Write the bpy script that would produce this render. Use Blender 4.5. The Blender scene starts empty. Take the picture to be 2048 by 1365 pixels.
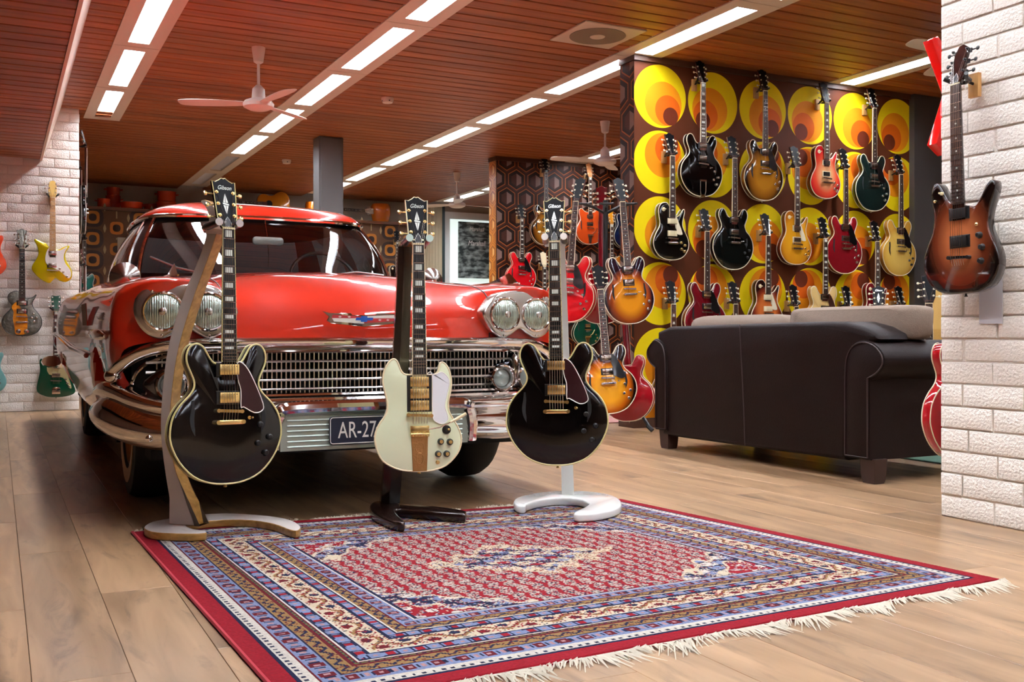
import bpy, math, random
import numpy as np
from mathutils import Matrix, Vector
random.seed(7)
R = math.radians
SC = bpy.context.scene
COL = SC.collection
# ------------------------------------------------------------------ camera, light, exposure
F_PX, HOR, CX, CAM_H, YAW = 2033.0, 668.0, 1024.0, 0.72, R(26.85)
SA, CA = math.sin(YAW), math.cos(YAW)
cam = bpy.data.cameras.new('camera'); cam_o = bpy.data.objects.new('camera', cam); COL.objects.link(cam_o)
cam.sensor_width = 36.0; cam.lens = 36.0*F_PX/2048.0
cam.shift_y = (HOR-682.5)/2048.0
cam_o.location = (0, 0, CAM_H); cam_o.rotation_euler = (R(90), 0, -YAW)
cam.clip_start = 0.05; cam.clip_end = 100
SC.camera = cam_o
SC.view_settings.view_transform = 'Standard'; SC.view_settings.look = 'None'
SC.view_settings.exposure = 1.0; SC.view_settings.gamma = 1.0
SC.view_settings.use_curve_mapping = False
SC.cycles.use_denoising = True
SC.cycles.max_bounces = 10; SC.cycles.diffuse_bounces = 4; SC.cycles.glossy_bounces = 5
SC.cycles.transmission_bounces = 6; SC.cycles.transparent_max_bounces = 8
SC.cycles.sample_clamp_indirect = 6.0
LAMP = 46.0            # emission of the fluorescent diffusers
W = bpy.data.worlds.new('world'); SC.world = W; W.use_nodes = True
W.node_tree.nodes['Background'].inputs[0].default_value = (1.0, 0.93, 0.85, 1)
W.node_tree.nodes['Background'].inputs[1].default_value = 0.25

# ------------------------------------------------------------------ photo pixel -> place in the room
def ray(u, v):
    t = (u-CX)/F_PX
    return Vector((SA+t*CA, CA-t*SA, (HOR-v)/F_PX))
CAMP = Vector((0, 0, CAM_H))
def at_z(u, v, z=0.0): r = ray(u, v); return CAMP + r*((z-CAM_H)/r.z)
def at_y(u, v, y): r = ray(u, v); return CAMP + r*(y/r.y)
def at_x(u, v, x): r = ray(u, v); return CAMP + r*(x/r.x)
def at_d(u, v, d): return CAMP + ray(u, v)*d

# ------------------------------------------------------------------ materials
MATS = {}
def srgb(c):
    if isinstance(c, str):
        c = [int(c[i:i+2], 16)/255 for i in (0, 2, 4)]
    return tuple((x/12.92 if x <= .04045 else ((x+.055)/1.055)**2.4) for x in c)
def newmat(name):
    m = bpy.data.materials.new(name); m.use_nodes = True
    nt = m.node_tree; b = nt.nodes['Principled BSDF']
    return m, nt, b
def N(nt, t, **kw):
    n = nt.nodes.new(t)
    for k, v in kw.items(): setattr(n, k, v)
    return n
def plain(name, col, rough=.5, metal=0., coat=0., bump=0., bscale=60., var=0., vscale=8., spec=.5, coat_r=.05, bdist=.01):
    if name in MATS: return MATS[name]
    m, nt, b = newmat(name); c = srgb(col)
    if coat > .75 and spec == .5: spec = .12
    b.inputs['Base Color'].default_value = (*c, 1); b.inputs['Roughness'].default_value = rough
    b.inputs['Metallic'].default_value = metal; b.inputs['Coat Weight'].default_value = coat
    b.inputs['Coat Roughness'].default_value = coat_r; b.inputs['Specular IOR Level'].default_value = spec
    if var or bump:
        tc = N(nt, 'ShaderNodeTexCoord')
    if var:
        no = N(nt, 'ShaderNodeTexNoise'); no.inputs['Scale'].default_value = vscale; no.inputs['Detail'].default_value = 4
        nt.links.new(tc.outputs['Object'], no.inputs['Vector'])
        mx = N(nt, 'ShaderNodeMix', data_type='RGBA')
        mx.inputs[6].default_value = (*[x*(1-var) for x in c], 1); mx.inputs[7].default_value = (*[min(1, x*(1+var)) for x in c], 1)
        nt.links.new(no.outputs[0], mx.inputs[0]); nt.links.new(mx.outputs[2], b.inputs['Base Color'])
    if bump:
        nb = N(nt, 'ShaderNodeTexNoise'); nb.inputs['Scale'].default_value = bscale; nb.inputs['Detail'].default_value = 3
        nt.links.new(tc.outputs['Object'], nb.inputs['Vector'])
        bp = N(nt, 'ShaderNodeBump'); bp.inputs['Strength'].default_value = bump; bp.inputs['Distance'].default_value = bdist
        nt.links.new(nb.outputs[0], bp.inputs['Height']); nt.links.new(bp.outputs[0], b.inputs['Normal'])
    MATS[name] = m; return m
def wood(name, c1, c2, axis=0, scale=6., stretch=14., rough=.4, coat=0., rnd=.35, knots=0.):
    """streaky grain along an axis; boards differ by the object's random value"""
    if name in MATS: return MATS[name]
    m, nt, b = newmat(name); c1, c2 = srgb(c1), srgb(c2)
    tc = N(nt, 'ShaderNodeTexCoord'); oi = N(nt, 'ShaderNodeObjectInfo')
    mp = N(nt, 'ShaderNodeMapping'); sc = [scale*stretch]*3; sc[axis] = scale
    mp.inputs['Scale'].default_value = sc
    nt.links.new(tc.outputs['Object'], mp.inputs['Vector'])
    ad = N(nt, 'ShaderNodeVectorMath', operation='ADD'); mu = N(nt, 'ShaderNodeMath', operation='MULTIPLY'); mu.inputs[1].default_value = 57.
    nt.links.new(oi.outputs['Random'], mu.inputs[0]); nt.links.new(mp.outputs[0], ad.inputs[0]); nt.links.new(mu.outputs[0], ad.inputs[1])
    no = N(nt, 'ShaderNodeTexNoise'); no.inputs['Scale'].default_value = 1.; no.inputs['Detail'].default_value = 5; no.inputs['Distortion'].default_value = .6
    nt.links.new(ad.outputs[0], no.inputs['Vector'])
    rp = N(nt, 'ShaderNodeValToRGB'); rp.color_ramp.elements[0].position = .3; rp.color_ramp.elements[1].position = .72
    rp.color_ramp.elements[0].color = (*c1, 1); rp.color_ramp.elements[1].color = (*c2, 1)
    nt.links.new(no.outputs[0], rp.inputs[0])
    base_out = rp.outputs[0]
    if knots:
        mp2 = N(nt, 'ShaderNodeMapping'); s2 = [scale*stretch*.75]*3; s2[axis] = scale*1.5; mp2.inputs['Scale'].default_value = s2
        nt.links.new(tc.outputs['Object'], mp2.inputs['Vector']); ad2 = N(nt, 'ShaderNodeVectorMath', operation='ADD'); nt.links.new(mp2.outputs[0], ad2.inputs[0]); nt.links.new(mu.outputs[0], ad2.inputs[1])
        n2 = N(nt, 'ShaderNodeTexNoise'); n2.inputs['Scale'].default_value = 1.; n2.inputs['Detail'].default_value = 7; n2.inputs['Roughness'].default_value = .65; n2.inputs['Distortion'].default_value = 1.2; nt.links.new(ad2.outputs[0], n2.inputs['Vector'])
        r2 = N(nt, 'ShaderNodeValToRGB'); r2.color_ramp.elements[0].position = .28; r2.color_ramp.elements[0].color = (1-knots, 1-knots, 1-knots, 1); r2.color_ramp.elements[1].position = .46; r2.color_ramp.elements[1].color = (1, 1, 1, 1)
        nt.links.new(n2.outputs[0], r2.inputs[0]); mm = N(nt, 'ShaderNodeMix', data_type='RGBA', blend_type='MULTIPLY'); mm.inputs[0].default_value = 1.
        nt.links.new(rp.outputs[0], mm.inputs[6]); nt.links.new(r2.outputs[0], mm.inputs[7]); base_out = mm.outputs[2]
    hs = N(nt, 'ShaderNodeHueSaturation')
    mr = N(nt, 'ShaderNodeMapRange'); mr.inputs[3].default_value = 1-rnd; mr.inputs[4].default_value = 1+rnd
    nt.links.new(oi.outputs['Random'], mr.inputs[0]); nt.links.new(mr.outputs[0], hs.inputs['Value']); nt.links.new(base_out, hs.inputs['Color'])
    nt.links.new(hs.outputs[0], b.inputs['Base Color'])
    b.inputs['Roughness'].default_value = rough; b.inputs['Coat Weight'].default_value = coat; b.inputs['Coat Roughness'].default_value = .12
    bp = N(nt, 'ShaderNodeBump'); bp.inputs['Strength'].default_value = .08; bp.inputs['Distance'].default_value = .004
    nt.links.new(no.outputs[0], bp.inputs['Height']); nt.links.new(bp.outputs[0], b.inputs['Normal'])
    MATS[name] = m; return m
def burst(name, cin, cmid, cout, cz=.2, rx=.19, rz=.24, lo=.45, hi=.95, rough=.18, coat=1.):
    """sunburst lacquer: colour by the distance from the body's middle"""
    if name in MATS: return MATS[name]
    m, nt, b = newmat(name)
    tc = N(nt, 'ShaderNodeTexCoord'); mp = N(nt, 'ShaderNodeMapping')
    mp.inputs['Location'].default_value = (0, 0, -cz/rz); mp.inputs['Scale'].default_value = (1/rx, 0, 1/rz)
    nt.links.new(tc.outputs['Object'], mp.inputs['Vector'])
    ln = N(nt, 'ShaderNodeVectorMath', operation='LENGTH'); nt.links.new(mp.outputs[0], ln.inputs[0])
    rp = N(nt, 'ShaderNodeValToRGB'); e = rp.color_ramp.elements
    e[0].position = lo; e[0].color = (*srgb(cin), 1); e[1].position = hi; e[1].color = (*srgb(cout), 1)
    k = e.new((lo+hi)/2+.05); k.color = (*srgb(cmid), 1)
    nt.links.new(ln.outputs['Value'], rp.inputs[0]); nt.links.new(rp.outputs[0], b.inputs['Base Color'])
    b.inputs['Roughness'].default_value = rough; b.inputs['Coat Weight'].default_value = coat; b.inputs['Coat Roughness'].default_value = .04; b.inputs['Specular IOR Level'].default_value = .12
    MATS[name] = m; return m
def emit(name, col, s):
    if name in MATS: return MATS[name]
    m, nt, b = newmat(name); c = srgb(col)
    b.inputs['Base Color'].default_value = (*c, 1); b.inputs['Emission Color'].default_value = (*c, 1); b.inputs['Emission Strength'].default_value = s
    MATS[name] = m; return m
def glass(name, tint=(1, 1, 1), refl=.12, rough=.0):
    """thin pane: clear to what is behind, mirror-like at a slant"""
    if name in MATS: return MATS[name]
    m = bpy.data.materials.new(name); m.use_nodes = True; nt = m.node_tree; nt.nodes.clear()
    o = N(nt, 'ShaderNodeOutputMaterial'); tr = N(nt, 'ShaderNodeBsdfTransparent'); gl = N(nt, 'ShaderNodeBsdfGlossy'); mx = N(nt, 'ShaderNodeMixShader')
    fr = N(nt, 'ShaderNodeFresnel'); fr.inputs[0].default_value = 1.5
    tr.inputs[0].default_value = (*tint, 1); gl.inputs['Roughness'].default_value = rough
    ad = N(nt, 'ShaderNodeMath', operation='ADD'); ad.inputs[1].default_value = refl; ad.use_clamp = True
    nt.links.new(fr.outputs[0], ad.inputs[0]); nt.links.new(ad.outputs[0], mx.inputs[0])
    nt.links.new(tr.outputs[0], mx.inputs[1]); nt.links.new(gl.outputs[0], mx.inputs[2]); nt.links.new(mx.outputs[0], o.inputs[0])
    MATS[name] = m; return m
CHROME = plain('chrome', 'e8e4e2', .06, 1.)
SATIN = plain('satin_aluminium', 'cfcdc8', .24, 1.)
NICKEL = plain('nickel', 'd6d2c8', .18, 1.)
GOLD = plain('gold_plate', 'f0d690', .26, 1.)
BLACKP = plain('black_plastic', '0c0c0d', .35)
BLACKG = plain('black_lacquer', '050404', .1, 0, 0., spec=.45)
HEADB = plain('headstock_black', '08080b', .42, 0, 0., spec=.12)
RUBBER = plain('rubber', '0b0b0b', .7)
WHITEP = plain('white_plastic', 'ece8e0', .4)
CREAM = plain('cream_plastic', 'e9dcb4', .4)
PEARL = plain('pearl_inlay', 'dfe6dc', .2, 0, .6, var=.12, vscale=60)
ROSEWOOD = wood('rosewood', '1d100c', '3a2118', 2, 10, 8, .45, rnd=.1)
EBONY = plain('ebony', '0e0c0b', .35)
MAPLE = wood('maple', 'c08a45', 'd8aa66', 2, 10, 8, .35, .5, rnd=.08)
MAHOG = wood('mahogany', '3c150d', '58231a', 2, 10, 8, .3, .6, rnd=.1)

# ------------------------------------------------------------------ mesh building
class MB:
    def __init__(s): s.v = []; s.f = []; s.m = []
    def add(s, V, Fc, mi=0, M=None):
        o = len(s.v)
        s.v += [tuple(M @ Vector(p)) for p in V] if M is not None else [tuple(p) for p in V]
        s.f += [tuple(o+i for i in q) for q in Fc]; s.m += [mi]*len(Fc); return s
    def box(s, x0, x1, y0, y1, z0, z1, mi=0, M=None):
        return s.add([(x0,y0,z0),(x1,y0,z0),(x1,y1,z0),(x0,y1,z0),(x0,y0,z1),(x1,y0,z1),(x1,y1,z1),(x0,y1,z1)],
                     [(0,3,2,1),(4,5,6,7),(0,1,5,4),(1,2,6,5),(2,3,7,6),(3,0,4,7)], mi, M)
    def rings(s, rs, closed=True, cap0=True, cap1=True, mi=0, M=None):
        n = len(rs[0]); V = [p for r in rs for p in r]; Fc = []
        for k in range(len(rs)-1):
            for i in range(n if closed else n-1):
                j = (i+1) % n
                Fc.append((k*n+i, k*n+j, (k+1)*n+j, (k+1)*n+i))
        if cap0: Fc.append(tuple(range(n-1, -1, -1)))
        if cap1: Fc.append(tuple((len(rs)-1)*n+i for i in range(n)))
        return s.add(V, Fc, mi, M)
    def prism(s, pts, h0, h1, bev=0., seg=2, mi=0, M=None, taper=0.):
        """outline (a,b) swept along h, edges rounded by bev; local axes (a,b,h)"""
        pts = ccw(pts); rs = []
        if bev:
            for k in range(seg+1):
                a = k/seg*math.pi/2; rs.append([(x, y, h0+bev*(1-math.sin(a))) for x, y in inset(pts, bev*(1-math.cos(a))+0*taper)])
            rs = [[(x, y, h0+bev-bev*math.cos(k/seg*math.pi/2)) for x, y in inset(pts, bev*(1-math.sin(k/seg*math.pi/2)))] for k in range(seg+1)]
            rs += [[(x, y, h1-bev+bev*math.sin(k/seg*math.pi/2)) for x, y in inset(pts, bev*(1-math.cos(k/seg*math.pi/2)))] for k in range(seg+1)]
        else:
            rs = [[(x, y, h0) for x, y in pts], [(x, y, h1) for x, y in pts]]
        return s.rings(rs, mi=mi, M=M)
    def cyl(s, p0, p1, r0, r1=None, n=12, mi=0, cap=True):
        p0, p1 = Vector(p0), Vector(p1); r1 = r0 if r1 is None else r1
        a, b = frame(p1-p0)
        rs = [[p+(a*math.cos(2*math.pi*i/n)+b*math.sin(2*math.pi*i/n))*r for i in range(n)] for p, r in ((p0, r0), (p1, r1))]
        return s.rings(rs, cap0=cap, cap1=cap, mi=mi)
    def lathe(s, prof, n=20, p=(0,0,0), d=(0,0,1), mi=0, cap=True):
        """profile [(radius, height)] turned about the axis d at p"""
        p = Vector(p); d = Vector(d).normalized(); a, b = frame(d)
        rs = [[p+d*h+(a*math.cos(2*math.pi*i/n)+b*math.sin(2*math.pi*i/n))*max(r, 1e-4) for i in range(n)] for r, h in prof]
        return s.rings(rs, cap0=cap, cap1=cap, mi=mi)
    def tube(s, path, r, n=8, closed=False, mi=0, flat=1.):
        path = [Vector(p) for p in path]; m = len(path); rs = []; up = None
        for i, p in enumerate(path):
            t = (path[(i+1) % m]-path[i-1]) if closed else (path[min(i+1, m-1)]-path[max(i-1, 0)])
            t.normalize()
            if up is None: a, b = frame(t)
            else:
                a = up-t*up.dot(t); a.normalize(); b = t.cross(a)
            up = a; rr = r[i] if isinstance(r, (list, tuple)) else r
            rs.append([p+(a*math.cos(2*math.pi*k/n)+b*math.sin(2*math.pi*k/n)*flat)*rr for k in range(n)])
        if closed: rs.append(rs[0])
        return s.rings(rs, cap0=not closed, cap1=not closed, mi=mi)
    def ball(s, c, rx, ry=None, rz=None, n=12, k=8, mi=0, M=None):
        ry = rx if ry is None else ry; rz = rx if rz is None else rz
        rs = [[(c[0]+rx*math.sin(math.pi*j/k)*math.cos(2*math.pi*i/n), c[1]+ry*math.sin(math.pi*j/k)*math.sin(2*math.pi*i/n), c[2]-rz*math.cos(math.pi*j/k)) for i in range(n)] for j in range(1, k)]
        return s.rings(rs, mi=mi, M=M)
    def grid(s, G, mi=0, flip=False):
        n, m = len(G), len(G[0]); V = [p for r in G for p in r]
        Fc = [(i*m+j, i*m+j+1, (i+1)*m+j+1, (i+1)*m+j) for i in range(n-1) for j in range(m-1)]
        if flip: Fc = [q[::-1] for q in Fc]
        return s.add(V, Fc, mi)
    def mesh(s, name, mats, angle=35):
        me = bpy.data.meshes.new(name); me.from_pydata(s.v, [], s.f)
        for m in (mats if isinstance(mats, (list, tuple)) else [mats]): me.materials.append(m)
        if any(s.m): me.polygons.foreach_set('material_index', s.m)
        me.polygons.foreach_set('use_smooth', [True]*len(me.polygons))
        me.update(); me.set_sharp_from_angle(angle=R(angle)); return me
    def build(s, name, mats, parent=None, angle=35): return link(name, s.mesh(name, mats, angle), parent)
def link(name, data, parent=None, M=None):
    o = bpy.data.objects.new(name, data); COL.objects.link(o)
    if parent is not None: o.parent = parent
    if M is not None: o.matrix_local = M
    return o
def frame(d):
    d = Vector(d).normalized(); u = Vector((0, 0, 1)) if abs(d.z) < .9 else Vector((1, 0, 0))
    a = d.cross(u).normalized(); return a, d.cross(a)
def ccw(p):
    A = sum(p[i-1][0]*p[i][1]-p[i][0]*p[i-1][1] for i in range(len(p)))
    return list(p) if A > 0 else list(p)[::-1]
def inset(p, d):
    if abs(d) < 1e-9: return list(p)
    n = len(p); out = []
    for i in range(n):
        a, b, c = p[i-1], p[i], p[(i+1) % n]
        e1 = (b[0]-a[0], b[1]-a[1]); e2 = (c[0]-b[0], c[1]-b[1])
        l1 = math.hypot(*e1) or 1e-9; l2 = math.hypot(*e2) or 1e-9
        nx = -e1[1]/l1-e2[1]/l2; ny = e1[0]/l1+e2[0]/l2; l = math.hypot(nx, ny) or 1e-9
        cs = max(.5, l/2); out.append((b[0]+nx/l*d/cs, b[1]+ny/l*d/cs))
    return out
def spline(pts, per=5, closed=True):
    """Catmull-Rom through the points (any dimension)"""
    n = len(pts); out = []
    for i in range(n if closed else n-1):
        P = [pts[(i+k-1) % n] if closed else pts[min(max(i+k-1, 0), n-1)] for k in range(4)]
        for j in range(per):
            t = j/per
            out.append(tuple(.5*(2*b+(c-a)*t+(2*a-5*b+4*c-d)*t*t+(3*b-a-3*c+d)*t**3) for a, b, c, d in zip(*P)))
    if not closed: out.append(tuple(pts[-1]))
    return out
XZ = Matrix(((1,0,0,0),(0,0,-1,0),(0,1,0,0),(0,0,0,1)))   # (a,b,h) -> x=a, z=b, y=-h : h points to the viewer side (-y)
YZ = Matrix(((0,0,1,0),(1,0,0,0),(0,1,0,0),(0,0,0,1)))    # (a,b,h) -> y=a, z=b, x=h
def thing(name, label, cat, group=None, loc=(0,0,0), rz=0., M=None):
    o = bpy.data.objects.new(name, None); COL.objects.link(o); o.empty_display_size = .1
    o.location = loc; o.rotation_euler = (0, 0, rz)
    if M is not None: o.matrix_world = M
    return tag(o, label, cat, group)
def tag(o, label, cat, group=None):
    o['label'] = label; o['category'] = cat
    if group: o['group'] = group
    return o
def struct(o): o['kind'] = 'structure'; return o
def text_mesh(body, size, mat, ext=.0005, shear=0., M=None, name='lettering', parent=None, xs=1., align='CENTER'):
    cu = bpy.data.curves.new(name, 'FONT'); cu.body = body; cu.size = size; cu.extrude = ext; cu.shear = shear; cu.align_x = align; cu.align_y = 'CENTER'
    t = bpy.data.objects.new(name, cu); me = bpy.data.meshes.new_from_object(t)
    bpy.data.objects.remove(t); me.materials.clear(); me.materials.append(mat)
    if xs != 1.: me.transform(Matrix.Diagonal((xs, 1, 1, 1)))
    return link(name, me, parent, M)

# ------------------------------------------------------------------ the room
CEIL = 2.851
Y_CIRC, X_CIRC0, X_CIRC1 = 6.486, 4.325, 7.25
Y_HEX, X_HEX0 = 10.95, 5.33
Y_BACK = 15.6
Y_BRICK, X_BRICK1 = 10.45, .69
X_PIER, Y_PIER = 3.335, 2.82
X_MIN, X_MAX, Y_MIN = -3.2, 11.5, -6.0

# floor: planks along y, the 300 that show largest as parts, the rest joined
floor = struct(MB().box(X_MIN, X_MAX, Y_MIN, Y_BACK, -.1, -.004).build('floor', plain('plank_joint', '3a2718', .8)))
PLANK = wood('oak_laminate', '765a3e', 'a08060', 1, 1.6, 9., .36, .1, rnd=.13, knots=.55)
PW, PL = .192, 1.38
cols = []
far = MB()
pm = MB()
pm.prism([(0, 0), (PW-.0012, 0), (PW-.0012, PL-.0015), (0, PL-.0015)], -.004, 0, .0008, 1)
plank_me = pm.mesh('plank', PLANK)
cand = []
for i in range(int((X_MAX-X_MIN)/PW)+1):
    x = X_MIN+i*PW; off = (i*.53 % 1)*PL
    for j in range(-2, 17):
        y = Y_MIN+j*PL+off
        cx, cy = x+PW/2, y+PL/2
        D = cx*SA+cy*CA
        if y > Y_BACK or y+PL < Y_MIN or x+PW > X_MAX: continue
        if D > .9:
            u = CX+F_PX*(cx*CA-cy*SA)/D
            vis = -250 < u < 2300 and D > 1.6 and cy < 9.5
        else: vis = False
        cand.append((D if vis else 99, x, y, random.random()))
cand.sort(key=lambda c: c[0])
for k, (D, x, y, rr) in enumerate(cand):
    if k < 300 and D < 90:
        link('plank', plank_me, floor, Matrix.Translation((x, y, 0)))
    else:
        y0, y1 = max(y, Y_MIN), min(y+PL-.0015, Y_BACK)
        if y1 > y0: far.add([(x, y0, 0), (x+PW-.0012, y0, 0), (x+PW-.0012, y1, 0), (x, y1, 0)], [(0, 1, 2, 3)])
o = far.build('planks', PLANK, floor); o['kind'] = 'stuff'

# ceiling: boards along x between the light strips
STRIPS = [(.755, 1.087), (2.35, 2.706), (4.19, 4.56), (6.27, 6.63)]
ceiling = struct(MB().box(X_MIN, X_MAX, Y_MIN, Y_BACK, CEIL+.075, CEIL+.15).build('ceiling', plain('ceiling_void', '120806', .9)))
CWOOD = wood('ceiling_boards', '783916', 'a85f2c', 0, 1.3, 12., .5, .0, rnd=.2)
PITCH = .1435
gaps = [(.53, .755), (1.087, 2.35), (2.706, 4.19), (4.56, 6.27), (6.63, X_MAX)]
board_me = {}
for a, b in gaps:
    board_me[a] = MB().prism([(0, 0), (b-a, 0), (b-a, PITCH-.017), (0, PITCH-.017)], 0, .018, .003, 1).mesh('ceiling_board', CWOOD)
rest = MB(); nb = 0
for j in range(int((Y_BACK-Y_MIN)/PITCH)):
    y = Y_MIN+j*PITCH
    for a, b in gaps:
        if a == .53 and y > Y_BRICK: a2 = .53
        ok = 3.2 < y < 10.6
        if a == .53: ok = 5.2 < y < 10.3
        if a == 6.63: ok = 4.5 < y < 6.6
        if a == 4.56: ok = 3.2 < y < 9.5
        if ok and nb < 215:
            link('ceiling_board', board_me[a], ceiling, Matrix.Translation((a, y, CEIL))); nb += 1
        else:
            rest.box(a, b, y, y+PITCH-.017, CEIL, CEIL+.018)
for j in range(int((Y_BACK-Y_BRICK)/PITCH)):
    y = Y_BRICK+.02+j*PITCH; rest.box(.755, 1.087, y, y+PITCH-.017, CEIL, CEIL+.018); rest.box(X_MIN, .53, y, y+PITCH-.017, CEIL, CEIL+.018)
o = rest.build('ceiling_boards', CWOOD, ceiling); o['kind'] = 'stuff'

# lowered ceiling on the left with its slanted fascia
ZS = 2.34
FASC = plain('fascia_paint', 'd8c4b0', .5)
soffit = struct(MB().box(X_MIN, .36, Y_MIN, Y_BRICK, ZS+.015, ZS+.05).build('ceiling_lowered', plain('ceiling_void', '120806')))
sb = MB().prism([(0, 0), (2.6, 0), (2.6, .1265), (0, .1265)], 0, .016, .003, 1).mesh('ceiling_board', CWOOD)
for j in range(int((Y_BRICK-2.6)/.1435)):
    link('ceiling_board', sb, soffit, Matrix.Translation((.352-2.6, 2.65+j*.1435, ZS)))
o = MB().box(X_MIN, .352, Y_MIN, 2.64, ZS, ZS+.016).build('ceiling_boards', CWOOD, soffit); o['kind'] = 'stuff'
fm = MB()
fm.add([(.352, Y_MIN, ZS-.006), (.372, Y_MIN, ZS-.006), (.535, Y_MIN, CEIL), (.50, Y_MIN, CEIL),
        (.352, Y_BRICK, ZS-.006), (.372, Y_BRICK, ZS-.006), (.535, Y_BRICK, CEIL), (.50, Y_BRICK, CEIL)],
       [(0, 1, 2, 3), (7, 6, 5, 4), (1, 5, 6, 2), (0, 4, 5, 1), (3, 7, 4, 0)])
fm.build('fascia', FASC, soffit)

# light strips: each tile a panel with a recessed louvred lamp
LP0, LPITCH, LLEN = 6.66, 1.43, 1.2
PANEL = plain('lamp_panel_paint', 'd9cdbd', .45)
LOUV = plain('lamp_louver', 'e8ecf2', .3)
ON = emit('fluorescent_diffuser', 'f4f8ff', LAMP); OFF = plain('lamp_off', '8f8a84', .4)
def lamp_meshes(w):
    lw = w*.44; x0, x1 = w/2-lw/2, w/2+lw/2; y0 = (LPITCH-LLEN)/2; y1 = y0+LLEN; z = 0.
    p = MB()
    for a in ((0, x0, .004, LPITCH-.004), (x1, w, .004, LPITCH-.004), (x0, x1, .004, y0), (x0, x1, y1, LPITCH-.004)):
        p.box(a[0], a[1], a[2], a[3], z-.004, z+.014)
    d = MB().box(x0, x1, y0, y1, z+.066, z+.072)
    lo = MB()
    for k in range(1, 20):
        y = y0+LLEN*k/20; lo.box(x0, x1, y-.0012, y+.0012, z+.02, z+.05)
    for x in (x0-.003, x1-.001): lo.box(x, x+.004, y0, y1, z+.014, z+.07)
    for y in (y0-.002, y1-.002): lo.box(x0, x1, y, y+.004, z+.014, z+.07)
    return p.mesh('panel', PANEL), d.mesh('diffuser', ON), lo.mesh('louver', LOUV), d.mesh('diffuser', OFF)
for si, (a, b) in enumerate(STRIPS):
    pm_, dm_, lm_, om_ = lamp_meshes(b-a)
    for k in range(-9, 7):
        y = LP0-.115+k*LPITCH
        if y+LPITCH > Y_BACK+.3 or (si == 0 and y > 10.2): continue
        if y+LPITCH < Y_MIN: continue
        off = si == 1 and y > 11.9
        t = thing('ceiling_light', ['recessed fluorescent ceiling light in the strip beside the lowered ceiling', 'recessed fluorescent ceiling light in the strip above the red car',
                  'recessed fluorescent ceiling light in the strip that runs over the end of the circle wall', 'recessed fluorescent ceiling light in the strip beyond the circle wall'][si] if not off else
                  'unlit recessed ceiling light at the dark end of the strip above the car', 'ceiling light', 'ceiling lights in strip %d' % (si+1) if not off else 'unlit ceiling lights', (a, y, CEIL-.002))
        link('panel', pm_, t); link('diffuser', om_ if off else dm_, t); link('louver', lm_, t)

# brick walls
BRICK = plain('white_painted_brick', 'f2ece2', .75, bump=.55, bscale=95, var=.05, vscale=3, bdist=.012)
MORTAR = plain('white_painted_mortar', 'e9e1d5', .85, bump=.5, bscale=75)
def brick_face(parent, length, height, M, seed, jitter=.003):
    """bricks set proud of the wall on its local x-z face, outward = -y"""
    rnd = random.Random(seed); meshes = {}
    BH, BL, J = .0876, .262, .007
    row = 0; z = 0.
    while z < height-.02:
        h = min(BH, height-z)-J; x = -(row % 2)*BL*.5-rnd.random()*.03
        while x < length:
            x0, x1 = max(0, x), min(length, x+BL-J)
            if x1-x0 > .02:
                key = (round(x1-x0, 2), round(h, 3))
                if key not in meshes:
                    meshes[key] = MB().prism([(0, 0), (x1-x0, 0), (x1-x0, h), (0, h)], 0, .0095, .006, 2, M=XZ).mesh('brick', BRICK)
                link('brick', meshes[key], parent, M @ Matrix.Translation((x0, rnd.uniform(0, jitter), z+J*.5)))
            x += BL
        z += BH; row += 1
wl = struct(MB().box(X_MIN, X_BRICK1, Y_BRICK, Y_BRICK+.2, 0, CEIL).build('wall_left', MORTAR))
brick_face(wl, 1.25, CEIL-.01, Matrix.Translation((X_BRICK1-1.25, Y_BRICK, 0)), 3)
wp = struct(MB().box(X_PIER, X_PIER+.5, 1.0, Y_PIER, 0, CEIL).build('wall_pier', MORTAR))
brick_face(wp, .95, CEIL-.01, Matrix.Translation((X_PIER, Y_PIER, 0)) @ Matrix.Rotation(R(-90), 4, 'Z'), 5, .004)
# plain enclosing walls
WALLW = plain('plain_wall_paint', 'b9ab98', .8); WALLD = plain('brown_rear_wall_paint', '6b5140', .8)
for nm, b in (('wall_rear', (X_MIN, X_MAX, Y_MIN-.1, Y_MIN)), ('wall_far_left', (X_MIN-.1, X_MIN, Y_MIN, Y_BACK)), ('wall_far_right', (X_MAX, X_MAX+.1, Y_MIN, Y_BACK)), ('wall_back', (X_MIN, X_MAX, Y_BACK, Y_BACK+.1))):
    struct(MB().box(*b, 0, CEIL+.1).build(nm, WALLW if nm == 'wall_back' else WALLD))
# partition behind the brick wall whose right face carries guitars
struct(MB().box(X_BRICK1-.25, X_BRICK1-.02, Y_BRICK+.2, Y_BACK, 0, CEIL).build('wall_side', WALLW))

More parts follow.
